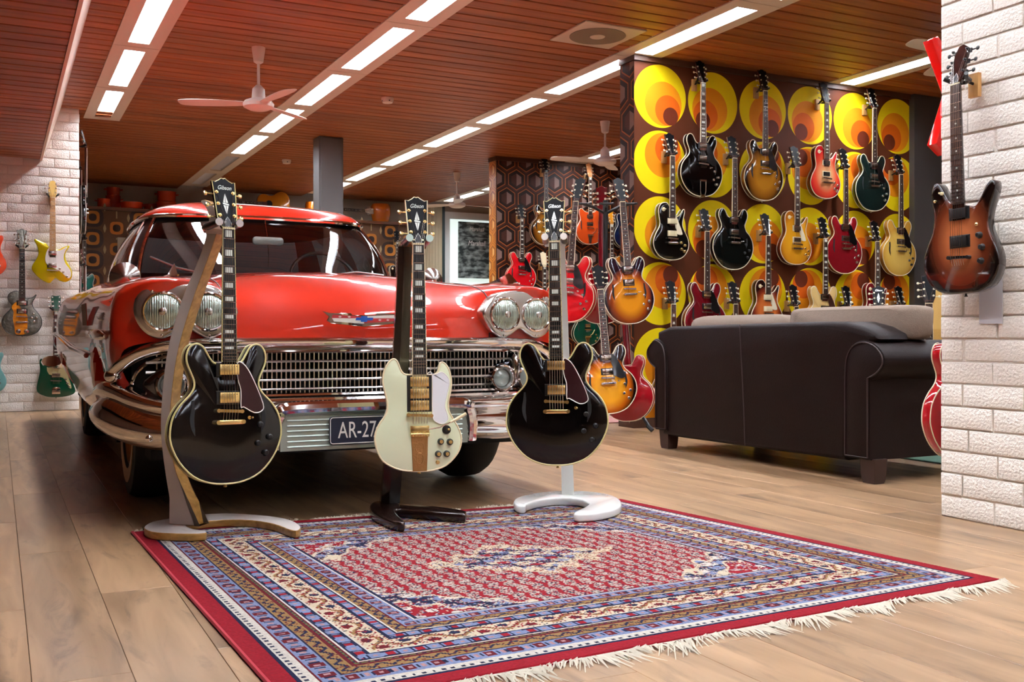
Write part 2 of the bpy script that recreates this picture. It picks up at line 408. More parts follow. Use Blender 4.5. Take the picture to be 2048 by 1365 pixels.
# circle-patterned wall
def circle_paper():
    m, nt, b = newmat('circle_wallpaper')
    tc = N(nt, 'ShaderNodeTexCoord'); sx = N(nt, 'ShaderNodeSeparateXYZ'); nt.links.new(tc.outputs['Object'], sx.inputs[0])
    def mth(op, a, bb=None):
        n = N(nt, 'ShaderNodeMath', operation=op)
        for i, q in enumerate((a, bb)):
            if q is None: continue
            if isinstance(q, (int, float)): n.inputs[i].default_value = q
            else: nt.links.new(q, n.inputs[i])
        return n.outputs[0]
    P = .508
    # mirrored tiling: every second circle is the mirror image of its neighbour
    px = mth('SUBTRACT', mth('PINGPONG', mth('ADD', sx.outputs[0], 10*P+.015), P), P/2)
    pz = mth('SUBTRACT', mth('PINGPONG', mth('ADD', sx.outputs[2], 10*P+.24), P), P/2)
    col = None
    base = srgb('4c2311')
    for (ox, oz, r, c) in ((0, 0, .243, 'e9cf12'), (.03, .055, .172, 'd98413'), (.072, .103, .118, 'c4560f'), (.098, .147, .07, '5c2413')):
        d = mth('SQRT', mth('ADD', mth('POWER', mth('SUBTRACT', px, ox), 2.), mth('POWER', mth('SUBTRACT', pz, oz), 2.)))
        k = mth('LESS_THAN', d, r)
        mx = N(nt, 'ShaderNodeMix', data_type='RGBA'); nt.links.new(k, mx.inputs[0])
        if col is None: mx.inputs[6].default_value = (*base, 1)
        else: nt.links.new(col, mx.inputs[6])
        mx.inputs[7].default_value = (*srgb(c), 1); col = mx.outputs[2]
    nt.links.new(col, b.inputs['Base Color']); b.inputs['Roughness'].default_value = .6; b.inputs['Specular IOR Level'].default_value = .12
    return m
BROWN = plain('brown_wall_paint', '43230f', .5)
wc = struct(MB().box(X_CIRC0, X_CIRC1, Y_CIRC, Y_CIRC+.19, 0, CEIL).build('wall_circles', BROWN))
wq = MB().add([(0, 0, 0), (X_CIRC1-X_CIRC0, 0, 0), (X_CIRC1-X_CIRC0, 0, CEIL-.03), (0, 0, CEIL-.03)], [(0, 1, 2, 3)]).build('wallpaper', circle_paper(), wc)
wq.matrix_local = Matrix.Translation((X_CIRC0, Y_CIRC-.002, 0))
MB().box(X_CIRC0-.01, X_CIRC1, Y_CIRC-.014, Y_CIRC+.2, 0, .075).build('baseboard', BROWN, wc)
MB().box(X_CIRC0-.01, X_CIRC1, Y_CIRC-.02, Y_CIRC+.2, CEIL-.045, CEIL-.001).build('top_rail', BROWN, wc)
# grey post right of the circle wall and grey column in the room
GREY = plain('grey_steel_paint', '5b5856', .45)
struct(MB().prism([(-.04, 0), (.46, 0), (.46, .45), (-.04, .45)], 0, CEIL, .01, 2, M=Matrix.Translation((X_CIRC1+.04, Y_CIRC-.06, 0))).build('wall_right_panel', plain('dark_grey_panel', '3f3a38', .5)))
cm = MB()
cm.prism([(-.135, -.11), (.135, -.11), (.135, .11), (-.135, .11)], 0, CEIL, .006, 2)
cm.box(-.115, .115, -.125, .125, 0, CEIL-.02)
c = cm.build('column', GREY); c.location = (3.22, 10.8, 0); struct(c)
tag(c, 'grey painted steel column rising behind the car roof', 'column')

# hexagon wallpaper walls
HXC = [srgb(c) for c in ('3a1d12', '6b351a', '2a150f', '8a4a20', '4d3029', '7d6a63')]
HEXM = [plain('hexpaper_%d' % i, c, .5, spec=.2) for i, c in enumerate(('34190f', '8a4420', '1d0f0a', '9d5424', '452318', '7d655c'))]
def hexpaper(x0, x1, z0, z1, cell=.152):
    """nested hexagons, the inner face split dark and light"""
    mb = MB(); w = cell*math.sqrt(3)
    def clip(P):
        for ax, lim, sgn in ((0, x0, 1), (0, x1, -1), (1, z0, 1), (1, z1, -1)):
            Q = []
            for i in range(len(P)):
                a, b = P[i-1], P[i]; ia, ib = (a[ax]-lim)*sgn >= 0, (b[ax]-lim)*sgn >= 0
                if ia != ib:
                    t = (lim-a[ax])/(b[ax]-a[ax]); Q.append(tuple(a[k]+(b[k]-a[k])*t for k in (0, 1)))
                if ib: Q.append(b)
            P = Q
            if len(P) < 3: return None
        return P
    def put(P, mi):
        P = clip(P)
        if P: mb.add([(x, 0, z) for x, z in P], [tuple(range(len(P)))], mi)
    def hx(cx, cz, r): return [(cx+r*math.sin(i*math.pi/3), cz+r*math.cos(i*math.pi/3)) for i in range(6)]
    row = 0; z = z0-cell
    while z < z1+cell:
        x = x0-w+(row % 2)*w/2
        while x < x1+w:
            rr = [1., .86, .78, .62, .5]; cl = [0, 3, 2, 1, 4]
            H = [hx(x, z, cell*r) for r in rr]
            for k in range(4):
                for i in range(6):
                    a, b = H[k][i], H[k][(i+1) % 6]; c, d = H[k+1][(i+1) % 6], H[k+1][i]
                    mi = cl[k]
                    if k == 3: mi = 2 if i in (0, 5, 1) else 0
                    if k == 0 and i in (2, 3): mi = 4
                    put([a, b, c, d], mi)
            put([H[4][0], H[4][1], H[4][2], H[4][3]], 5); put([H[4][3], H[4][4], H[4][5], H[4][0]], 4)
            x += w
        z += cell*1.5; row += 1
    return mb
wh = struct(MB().box(X_HEX0, X_MAX, Y_HEX, Y_HEX+.19, 0, CEIL).build('wall_hexagons', BROWN))
o = hexpaper(0, 3.0, 0, CEIL-.05).build('wallpaper', HEXM, wh); o.matrix_local = Matrix.Translation((X_HEX0+.01, Y_HEX-.002, 0))
# end face: hexagon paper with the grazing light put into its lighter oranges
o = hexpaper(0, .19, 0, CEIL, .11).build('wallpaper', [plain('lit_endpaper_%d' % i, c, .3) for i, c in enumerate(('b0712c', 'd39a4a', '8d4d22', 'c9863a', '9a5a24', 'd8b074'))], wh)
o.matrix_local = Matrix.Translation((X_HEX0-.002, Y_HEX+.19, 0)) @ Matrix.Rotation(R(-90), 4, 'Z')
o = hexpaper(0, .19, .0, CEIL-.05).build('wallpaper', HEXM, wc); o.matrix_local = Matrix.Translation((X_CIRC0-.002, Y_CIRC+.19, 0)) @ Matrix.Rotation(R(-90), 4, 'Z')
MB().box(X_HEX0-.01, X_MAX, Y_HEX-.012, Y_HEX+.2, CEIL-.05, CEIL-.001).build('top_rail', BROWN, wh)
# ------------------------------------------------------------------ guitars
def mir(half): return half+[(-x, z) for x, z in reversed(half) if x > 1e-6]
OUT = {}
OUT['es'] = mir([(0,0),(.06,.006),(.12,.032),(.17,.085),(.197,.145),(.2,.19),(.19,.235),(.165,.275),(.135,.305),(.119,.33),(.118,.355),(.13,.385),(.142,.415),(.143,.445),(.13,.472),(.108,.482),(.085,.472),(.068,.445),(.055,.425),(.036,.414)])
OUT['lp'] = [(0,0),(.06,.006),(.115,.03),(.152,.075),(.165,.12),(.158,.165),(.135,.21),(.112,.25),(.106,.285),(.112,.32),(.121,.352),(.126,.38),(.118,.396),(.103,.385),(.085,.36),(.062,.34),(.03,.338),
             (-.028,.425),(-.055,.438),(-.09,.43),(-.113,.402),(-.119,.365),(-.113,.32),(-.107,.28),(-.115,.245),(-.14,.205),(-.16,.16),(-.166,.12),(-.152,.075),(-.115,.03),(-.06,.006)]
OUT['sg'] = [(0,-.002),(.05,.001),(.10,.018),(.142,.06),(.157,.105),(.15,.145),(.128,.185),(.112,.215),(.109,.25),(.118,.29),(.121,.33),(.112,.37),(.097,.392),(.082,.397),(.074,.383),(.069,.362),(.055,.352),(.034,.352),
             (-.034,.352),(-.056,.356),(-.068,.372),(-.078,.398),(-.092,.41),(-.11,.40),(-.129,.365),(-.134,.325),(-.124,.28),(-.117,.24),(-.126,.205),(-.15,.17),(-.164,.13),(-.158,.085),(-.135,.04),(-.09,.012),(-.045,.001)]
OUT['gretsch'] = mir([(0,0),(.06,.005),(.12,.028),(.17,.075),(.193,.13),(.193,.18),(.175,.23),(.15,.27),(.138,.30),(.14,.335),(.152,.37),(.155,.405),(.142,.432),(.118,.44),(.092,.425),(.065,.405),(.036,.40)])
OUT['yellow'] = [(.0,.02),(-.03,-.004),(-.10,.03),(-.165,.10),(-.172,.15),(-.14,.21),(-.12,.265),(-.128,.33),(-.155,.385),(-.145,.40),(-.11,.385),(-.075,.37),(-.05,.36),(-.03,.335),(.03,.31),(.055,.31),(.095,.335),(.14,.35),(.142,.335),(.118,.295),(.108,.255),(.12,.20),(.155,.14),(.168,.08),(.155,.035),(.11,.008),(.06,.02),(.025,.045)]
OUT['green'] = [(0,0),(-.08,.008),(-.145,.04),(-.165,.085),(-.15,.17),(-.135,.25),(-.14,.33),(-.125,.36),(-.06,.345),(.0,.33),(.06,.335),(.13,.345),(.142,.335),(.14,.28),(.125,.21),(.145,.13),(.165,.06),(.145,.025),(.08,.005)]
OUT['zem'] = [(0,0),(.06,.004),(.12,.028),(.155,.075),(.166,.125),(.155,.175),(.125,.22),(.095,.26),(.085,.30),(.10,.335),(.118,.37),(.112,.378),(.09,.355),(.06,.345),(.03,.345),(-.03,.405),(-.07,.405),(-.105,.385),(-.118,.35),(-.11,.315),(-.085,.285),(-.09,.25),(-.125,.21),(-.155,.17),(-.166,.12),(-.155,.075),(-.12,.028),(-.06,.004)]
OUT['jp'] = [(0,0),(.07,.004),(.125,.03),(.155,.08),(.158,.13),(.14,.18),(.12,.225),(.115,.265),(.125,.31),(.145,.36),(.148,.395),(.13,.405),(.105,.38),(.085,.34),(.06,.32),(.035,.325),(-.035,.345),(-.055,.36),(-.075,.395),(-.095,.425),(-.118,.425),(-.13,.39),(-.125,.34),(-.12,.29),(-.13,.24),(-.155,.19),(-.172,.14),(-.168,.085),(-.14,.035),(-.08,.005)]
OUT['vee'] = [(0,.11),(.035,.10),(.20,-.12),(.245,-.10),(.10,.34),(.05,.40),(-.05,.40),(-.10,.34),(-.245,-.10),(-.20,-.12),(-.035,.10)]
OUT['xbody'] = mir([(0,.09),(.03,.08),(.085,-.005),(.145,.035),(.055,.25),(.168,.455),(.13,.475),(.045,.40),(.03,.385)])
OUT['tele'] = [(0,0),(.07,.003),(.125,.025),(.158,.075),(.16,.125),(.14,.175),(.118,.22),(.115,.265),(.128,.31),(.138,.345),(.125,.37),(.095,.36),(.07,.33),(.035,.325),(-.035,.395),(-.08,.40),(-.12,.385),(-.135,.345),(-.125,.29),(-.118,.24),(-.135,.19),(-.158,.14),(-.16,.09),(-.14,.04),(-.08,.006)]
OUT['acoustic'] = mir([(0,0),(.08,.004),(.15,.035),(.185,.09),(.19,.14),(.17,.19),(.138,.235),(.122,.275),(.125,.32),(.14,.365),(.14,.41),(.12,.45),(.08,.475),(.03,.482)])
HEADS = {}
HEADS['book'] = mir([(0,.183),(.007,.188),(.018,.178),(.03,.171),(.0425,.174),(.041,.15),(.037,.06),(.036,.04),(.03,.022),(.022,.002)][::-1])
HEADS['book'] = [(.022,0),(.029,.02),(.036,.038),(.037,.06),(.041,.15),(.0425,.174),(.03,.171),(.018,.178),(.007,.187),(0,.184),(-.007,.187),(-.018,.178),(-.03,.171),(-.0425,.174),(-.041,.15),(-.037,.06),(-.036,.038),(-.029,.02),(-.022,0)]
HEADS['round'] = [(.022,0),(.03,.02),(.036,.05),(.034,.12),(.026,.15),(.01,.165),(-.015,.16),(-.03,.14),(-.036,.06),(-.03,.02),(-.022,0)]
HEADS['small'] = [(.022,0),(.03,.02),(.032,.04),(.028,.08),(.034,.115),(.03,.14),(.01,.155),(-.008,.15),(-.022,.12),(-.028,.06),(-.03,.02),(-.022,0)]
HEADS['flat'] = [(.022,0),(.028,.02),(.036,.04),(.042,.13),(.036,.15),(.0,.145),(-.036,.15),(-.042,.13),(-.036,.04),(-.028,.02),(-.022,0)]
CACHE = {}
def cached(key, fn):
    if key not in CACHE: CACHE[key] = fn()
    return CACHE[key]
def dome_body(kind, t, dome, bev=.006):
    pts = ccw(OUT[kind] if kind == 'xbody' else spline(OUT[kind], 3)); c = (0, .2)
    mb = MB(); b = bev
    back = [[(x, t/2-b*math.sin(k/2*math.pi/2)*1., z) for x, z in inset(pts, b*(1-math.sin(k/2*math.pi/2)))] for k in range(3)]
    front = [[(x, -t/2+b-b*math.sin(k/2*math.pi/2), z) for x, z in inset(pts, b*(1-math.cos(k/2*math.pi/2)))] for k in range(3)]
    rs = back+front
    last = inset(pts, b)
    if dome:
        for s in (.93, .8, .6, .35, .12):
            rs.append([(x*s, -t/2-dome*(1-(1-(1-s)/.55)**2 if s > .45 else 1), c[1]+(z-c[1])*s) for x, z in last])
    mb.rings(rs); return mb, pts
def es_hole(side):
    P = spline([(.0,0),(.004,.03),(.0,.06),(-.010,.09),(-.016,.118)], 4, False)
    L = [(x*side, z) for x, z in P]
    w = [.003+.0045*math.sin(math.pi*i/(len(L)-1)) for i in range(len(L))]
    return [(x-q, z) for (x, z), q in zip(L, w)]+[(x+q, z) for (x, z), q in reversed(list(zip(L, w)))]
GEO = {  # bridge, tail, neck pickup, bridge pickup, board end, nut, thickness, dome, top knob block
    'es': dict(br=.25, tl=.212, np=.392, bp=.296, fe=.418, nut=.879, t=.045, dome=.012, knobs=[(.115,.20),(.15,.155),(.105,.135),(.135,.10)]),
    'lp': dict(br=.165, tl=.13, np=.296, bp=.203, fe=.325, nut=.794, t=.05, dome=.008, knobs=[(.085,.135),(.12,.115),(.09,.085),(.118,.07)]),
    'sg': dict(br=.203, tl=.17, np=.325, bp=.24, fe=.352, nut=.83, t=.036, dome=0, knobs=[(.078,.105),(.112,.103),(.068,.06),(.10,.06)]),
    'gretsch': dict(br=.20, tl=.17, np=.345, bp=.25, fe=.37, nut=.83, t=.06, dome=.01, knobs=[(.12,.14),(.14,.10),(.12,.06)]),
    'yellow': dict(br=.115, tl=.10, np=.275, bp=.16, fe=.295, nut=.79, t=.042, dome=0, knobs=[(.06,.13),(.09,.10),(.12,.06)]),
    'green': dict(br=.155, tl=.10, np=.285, bp=.205, fe=.33, nut=.80, t=.04, dome=0, knobs=[(.08,.165),(.095,.13),(.11,.10)]),
    'zem': dict(br=.175, tl=.125, np=.30, bp=.225, fe=.345, nut=.80, t=.045, dome=.006, knobs=[(.095,.20),(.12,.165),(.08,.165),(.1,.13)]),
    'jp': dict(br=.135, tl=.12, np=.30, bp=.195, fe=.335, nut=.785, t=.045, dome=.004, knobs=[(.085,.21),(.095,.165),(.09,.115)]),
    'xbody': dict(br=.17, tl=.13, np=.30, bp=.21, fe=.36, nut=.80, t=.05, dome=0, knobs=[(.05,.14)]),
    'vee': dict(br=.17, tl=.13, np=.30, bp=.21, fe=.36, nut=.80, t=.042, dome=0, knobs=[(.10,.06)]),
    'tele': dict(br=.115, tl=.10, np=.285, bp=.14, fe=.325, nut=.76, t=.045, dome=0, knobs=[(.1,.12),(.105,.09)]),
    'acoustic': dict(br=.135, tl=.125, np=None, bp=None, fe=.40, nut=.77, t=.1, dome=0, knobs=[]),
}
def fret_z(g, n): return g['br']+(g['nut']-g['br'])*(2**(-n/12))
def guitar(name, kind, label, cat='guitar', group=None, top=None, side=None, neck=None, board=None, hw=None, binding=None, guard=None,
           head='book', head_mat=None, inlay='block', pick='hum', knob=None, tail='stop', fholes=None, lod=1, logo=None, tuner=None, holes=True, sb=True):
    g = GEO[kind]; t = g['t']; yf = -t/2-g['dome']                       # front plane of the middle
    neck = neck or MAHOG; board = board or ROSEWOOD; hw = hw or NICKEL; head_mat = head_mat or HEADB; knob = knob or hw
    root = thing(name, label, cat, group)
    def body_me():
        mb, pts = dome_body(kind, t, g['dome']); me = mb.mesh('body', [top, side or top], 50)
        n = len(pts); mi = [0]*len(me.polygons)
        for p in me.polygons:
            c = p.center
            if c.y > -t/2+.0055: mi[p.index] = 1
        me.polygons.foreach_set('material_index', mi); return me
    link('body', cached(('body', kind, top.name, (side or top).name), body_me), root)
    if binding:
        def bind_me():
            pts = inset(ccw(spline(OUT[kind], 3)), .0012); mb = MB()
            mb.tube([(x, -t/2+.0018, z) for x, z in pts], .0034, 6, True)
            if sb: mb.tube([(x, t/2-.002, z) for x, z in pts], .0026, 5, True)
            return mb.mesh('binding', binding)
        link('binding', cached(('bind', kind, binding.name, sb), bind_me), root)
    zn, ze = g['nut'], g['fe']; zj = ze-.03
    def neck_me():
        mb = MB(); rs = []
        for z, w, d in ((zj-.03, .0265, .024), (ze+.01, .0262, .024), (ze+.06, .0255, .0215), (zn-.03, .0215, .019), (zn, .021, .018), (zn+.02, .021, .016)):
            y0 = yf-.004; rs.append([(w*math.cos(a), y0+d*math.sin(a), z) for a in [math.pi*k/8 for k in range(9)]])
        mb.rings(rs); return mb.mesh('neck', neck)
    link('neck', cached(('neck', kind, neck.name), neck_me), root)
    yb = yf-.0095
    def board_me():
        mb = MB(); mb.prism([(-.0275, ze), (.0275, ze), (.0215, zn), (-.0215, zn)], -(yf-.003), -yb, .0012, 1, M=XZ); return mb.mesh('fretboard', board)
    link('fretboard', cached(('board', kind, board.name), board_me), root)
    wz = lambda z: .0275+(z-ze)/(zn-ze)*(.0215-.0275)
    if binding and lod < 2:
        def fb_me():
            mb = MB()
            for s in (-1, 1): mb.add([(s*.0279, yb-.0003, ze), (s*.0255, yb-.0003, ze), (s*.0200, yb-.0003, zn), (s*.0219, yb-.0003, zn), (s*.0279, yf-.003, ze), (s*.0219, yf-.003, zn)], [(0, 1, 2, 3), (0, 3, 5, 4)])
            return mb.mesh('board_binding', binding)
        link('board_binding', cached(('fb', kind, binding.name), fb_me), root)
    def fret_me(ns=None):
        mb = MB(); n = 1
        while n < 23 and fret_z(g, n) > ze+.004:
            z = fret_z(g, n); w = wz(z)
            if ns is None or n in ns: mb.box(-w, w, yb-.0012, yb, z-.0012, z+.0012)
            n += 1
        return mb.mesh('frets' if ns is None else 'fret', NICKEL)
    if lod == 0:
        n = 1
        while n < 23 and fret_z(g, n) > ze+.004:
            link('fret', cached(('fret', kind, n), lambda: fret_me((n,))), root); n += 1
    else: link('frets', cached(('fret', kind), fret_me), root)['kind'] = 'stuff'
    link('nut', cached(('nut', kind), lambda: MB().box(-.0218, .0218, yb-.0022, yb, zn-.002, zn+.003).mesh('nut', CREAM)), root)
    if inlay:
        def inl_me(ns):
            mb = MB()
            for n in ns:
                za, zb = fret_z(g, n-1), fret_z(g, n)
                if zb < ze+.004: continue
                z = (za+zb)/2; h = (za-zb)*.33; w = wz(z)*(.56 if inlay == 'block' else .5)
                if inlay == 'dot': mb.cyl((0, yb, z), (0, yb-.0006, z), .0035, n=8)
                elif inlay == 'trap': mb.add([(-w, yb-.0006, z-h), (w, yb-.0006, z-h), (w*.7, yb-.0006, z+h), (-w*.7, yb-.0006, z+h)], [(0, 1, 2, 3)])
                else: mb.box(-w, w, yb-.0006, yb, z-h, z+h)
            return mb.mesh('inlays' if len(ns) > 1 else 'inlay', PEARL)
        NS = [n for n in ((1, 3, 5, 7, 9, 12, 15, 17, 19) if inlay == 'block' else (3, 5, 7, 9, 12, 15, 17, 19)) if fret_z(g, n) > ze+.004]
        if lod == 0:
            for n in NS: link('inlay', cached(('inlay', kind, inlay, n), lambda: inl_me((n,))), root)
        else: link('inlays', cached(('inlay', kind, inlay), lambda: inl_me(NS)), root)['kind'] = 'stuff'
    # headstock, tilted back
    HM = Matrix.Translation((0, yb+.004, zn+.003)) @ Matrix.Rotation(R(-14), 4, 'X')
    hp = HEADS[head]
    hd = link('headstock', cached(('head', head, head_mat.name, neck.name), lambda: (lambda mb: mb)(MB().prism(hp, -.014, 0, .0015, 1, M=XZ).prism(inset(ccw(hp), .001), 0, .0014, .0006, 1, mi=1, M=XZ)).mesh('headstock', [neck, head_mat])), root, HM)
    if binding and lod == 0: link('headstock_binding', cached(('hb', head, binding.name), lambda: MB().tube([(x, -.001, z) for x, z in inset(ccw(hp), .0008)], .0016, 5, True).mesh('headstock_binding', binding)), hd)
    tm = tuner or hw
    def tuner_me(s):
        mb = MB(); mb.cyl((0, -.009, 0), (0, .002, 0), .0034, n=8); mb.cyl((0, -.001, 0), (0, -.003, 0), .0065, n=10)
        mb.cyl((0, .016, 0), (s*.028, .016, 0), .0025, n=6); mb.box(-.007, .007, .013, .02, -.008, .008)
        mb.ball((s*.033, .016, 0), .008, .0045, .0085, 8, 6, mi=1); return mb.mesh('tuner', [tm, tuner or tm])
    for s in (-1, 1):
        me = cached(('tuner', s, tm.name), lambda: tuner_me(s))
        for k in range(3):
            zz = .045+k*.043; link('tuner', me, root, HM @ Matrix.Translation((s*(.026+.002*k), 0, zz)))
    if lod == 0 or logo == 'bell':
        def trc_me():
            mb = MB(); mb.prism([(-.011, .004), (.011, .004), (.012, .015), (.007, .028), (0, .04), (-.007, .028), (-.012, .015)], .0012, .003, .0006, 1, M=XZ)
            return mb.mesh('truss_rod_cover', BLACKP)
        link('truss_rod_cover', cached(('trc',), trc_me), hd)
        link('cover_edge', cached(('trce',), lambda: MB().tube([(x, -.0027, z) for x, z in [(-.011, .004), (.011, .004), (.012, .015), (.007, .028), (0, .04), (-.007, .028), (-.012, .015)]], .0008, 4, True).mesh('cover_edge', WHITEP)), hd)
    if logo:
        if logo == 'diamond':
            def dia():
                mb = MB()
                for q in ([(0, .128), (.0085, .094), (.0008, .092)], [(-.0012, .126), (-.0012, .092), (-.0095, .095)], [(-.011, .087), (.011, .083), (.011, .089), (-.011, .093)], [(0, .05), (.0005, .083), (.0085, .081)], [(-.0015, .052), (-.0095, .084), (-.0015, .083)]):
                    mb.add([(x, -.0022, z) for x, z in q], [tuple(range(len(q)))])
                return mb.mesh('diamond_inlay', PEARL)
            link('diamond_inlay', cached(('dia',), dia), hd)
        text_mesh('Gibson', .022, PEARL, .0003, .35, Matrix.Translation((0, -.002, .149)) @ Matrix.Rotation(R(90), 4, 'X'), parent=hd, xs=.8)
    # hardware
    def pk_me(z_hum=True):
        mb = MB()
        if pick == 'p90': mb.prism([(-.043, -.021), (.043, -.021), (.043, .021), (-.043, .021)], 0, .011, .004, 2, M=XZ, mi=1)
        elif pick == 'open':
            mb.prism([(-.045, -.023), (.045, -.023), (.045, .023), (-.045, .023)], 0, .004, .002, 1, M=XZ, mi=1); mb.prism([(-.034, -.018), (.034, -.018), (.034, .018), (-.034, .018)], 0, .010, .002, 1, M=XZ, mi=2)
        else:
            mb.prism([(-.0455, -.0235), (.0455, -.0235), (.0455, .0235), (-.0455, .0235)], 0, .004, .002, 1, M=XZ, mi=1)
            mb.prism([(-.035, -.0185), (.035, -.0185), (.035, .0185), (-.035, .0185)], 0, .012, .003, 2, M=XZ)
            if lod < 2:
                for k in range(6): mb.cyl((-.025+.01*k, -.0118, .011), (-.025+.01*k, -.0126, .011), .0022, n=6)
        return mb.mesh('pickup', [hw, CREAM if pick in ('p90', 'cream', 'open') else BLACKP, BLACKP])
    spots = [] if g['np'] is None else ([g['np'], g['bp']] if pick != 'three' else [.325, .282, .239])
    for z in spots: link('pickup', cached(('pick', pick, hw.name, lod < 2), pk_me), root, Matrix.Translation((0, yf+.001, z)))
    def br_me():
        mb = MB(); mb.box(-.038, .038, -.018, -.008, -.005, .005); mb.cyl((-.042, 0, 0), (-.042, -.017, 0), .007, n=10); mb.cyl((.042, 0, 0), (.042, -.017, 0), .007, n=10)
        for k in range(6): mb.box(-.029+.0105*k, -.022+.0105*k, -.021, -.017, -.005, .005)
        return mb.mesh('bridge', hw)
    if kind != 'acoustic': link('bridge', cached(('bridge', hw.name), br_me), root, Matrix.Translation((0, yf, g['br'])) @ Matrix.Rotation(R(3), 4, 'Y'))
    if tail == 'stop':
        def tl_me():
            mb = MB(); mb.prism([(-.05, -.006), (-.042, -.009), (.042, -.009), (.05, -.006), (.05, .006), (.042, .008), (-.042, .008), (-.05, .006)], .006, .019, .004, 2, M=XZ)
            for s in (-1, 1): mb.cyl((s*.045, 0, 0), (s*.045, -.021, 0), .0075, n=10)
            return mb.mesh('tailpiece', hw)
        link('tailpiece', cached(('tail', hw.name), tl_me), root, Matrix.Translation((0, yf, g['tl'])))
    elif tail == 'trapeze':
        def tz_me():
            mb = MB(); mb.box(-.03, .03, -.014, -.006, .115, .128)
            for s in (-1, 1): mb.tube([(s*.026, -.01, .12), (s*.026, -.009, .04), (s*.018, -.006, .004)], .003, 6)
            mb.box(-.02, .02, -.008, .004, -.004, .012); return mb.mesh('tailpiece', hw)
        link('tailpiece', cached(('trap', hw.name), tz_me), root, Matrix.Translation((0, yf+.004, 0)))
    elif tail == 'bigsby':
        def bg_me():
            mb = MB(); mb.prism([(-.015, 0), (.015, 0), (.024, .06), (.04, .11), (-.04, .11), (-.024, .06)], .002, .008, .002, 1, M=XZ)
            mb.cyl((-.042, -.016, .105), (.042, -.016, .105), .009, n=10); mb.tube([(.03, -.02, .12), (.06, -.03, .14), (.085, -.03, .19)], .004, 6)
            return mb.mesh('vibrato', hw)
        link('vibrato', cached(('bigsby', hw.name), bg_me), root, Matrix.Translation((0, yf+.004, .01)))
    elif tail == 'vibrola':
        def vb_me():
            mb = MB(); mb.prism([(-.026, .0), (.026, .0), (.031, .125), (-.031, .125)], .001, .003, .001, 1, M=XZ, mi=1)
            mb.prism([(-.035, .125), (.035, .125), (.035, .165), (-.035, .165)], .002, .011, .003, 2, M=XZ)
            mb.cyl((-.034, -.015, .135), (.034, -.015, .135), .006, n=10)
            for k in range(6): mb.box(-.03+.011*k, -.025+.011*k, -.02, -.01, .126, .144)
            for zz, w in ((.085, .016), (.045, .013)):
                mb.tube([(w*math.cos(a), -.0035, zz+.02*math.sin(a)) for a in [k*math.pi/5 for k in range(10)]], .0011, 4, True, mi=1)
            return mb.mesh('vibrola', [hw, plain('engraved_gold', 'b98f5c', .3, 1., bump=.2, bscale=120)])
        vb = link('vibrola', vb_me(), root, Matrix.Translation((0, yf, .0)))
        ar = MB(); ar.tube([(.03, -.018, .152), (.07, -.03, .158), (.112, -.038, .178)], .0024, 6)
        ar.build('vibrola_arm', NICKEL, vb)
        ar = MB(); ar.tube([(.108, -.037, .176), (.135, -.042, .19), (.165, -.046, .208)], [.004, .0065, .005], 8); ar.build('arm_tip', CREAM, vb)
    if guard:
        GP = {'es': [(.029,.417),(.058,.405),(.09,.35),(.122,.272),(.118,.248),(.09,.241),(.05,.262),(.04,.262),(.04,.32),(.029,.36)],
              'lp': [(.029,.325),(.036,.338),(.065,.28),(.095,.21),(.085,.195),(.048,.20),(.040,.235),(.03,.25)],
              'sg': [(.03,.352),(.06,.352),(.085,.36),(.112,.33),(.104,.28),(.095,.235),(.107,.19),(.09,.17),(.062,.176),(.047,.205),(.047,.35)],
              'green': [(-.06,.315),(.135,.335),(.095,.24),(.13,.10),(.115,.085),(.06,.18),(-.06,.215)],
              'yellow': [(-.03,.325),(.02,.31),(.06,.30),(.115,.335),(.125,.33),(.10,.28),(.095,.23),(.11,.18),(.15,.12),(.155,.07),(.13,.045),(.06,.11),(.0,.14),(-.055,.18),(-.06,.25)],
              'gretsch': [(.029,.40),(.05,.39),(.09,.33),(.1,.27),(.045,.25),(.03,.27)]}.get(kind)
        if GP:
            hgt = -yf+(.006 if kind == 'es' else .001)
            link('pickguard', cached(('guard', kind, guard.name), lambda: MB().prism(spline(GP, 3), hgt, hgt+.003, .001, 1, M=XZ).mesh('pickguard', guard)), root)
            if lod == 0: link('guard_edge', cached(('guarde', kind), lambda: MB().tube([(x, -hgt-.0025, z) for x, z in inset(ccw(spline(GP, 3)), .0004)], .0017, 5, True).mesh('guard_edge', WHITEP)), root)
    for kx, kz in g['knobs']:
        def kn_me():
            mb = MB(); mb.lathe([(.0125, 0), (.0125, .003), (.0105, .006), (.0095, .015), (.0075, .0165)], 14, d=(0, -1, 0)); mb.lathe([(.0072, .0166), (.0068, .0174)], 10, d=(0, -1, 0), mi=1); return mb.mesh('knob', [knob, GOLD if (lod == 0 and kind == 'sg') else knob])
        link('knob', cached(('knob', knob.name, lod, kind == 'sg'), kn_me), root, Matrix.Translation((kx, yf+g['dome']*.8, kz)))
    if kind in ('es', 'gretsch') and holes:
        for s in (-1, 1):
            link('f_hole', cached(('fh', s), lambda: MB().prism(es_hole(s), -.007, 0, M=XZ).mesh('f_hole', plain('f_hole_dark', '050303', .8))), root, Matrix.Translation((s*.116, yf+.0012, .17)) @ Matrix.Rotation(R(-2.5*s), 4, 'Z') @ Matrix.Rotation(R(12*s), 4, 'Y'))
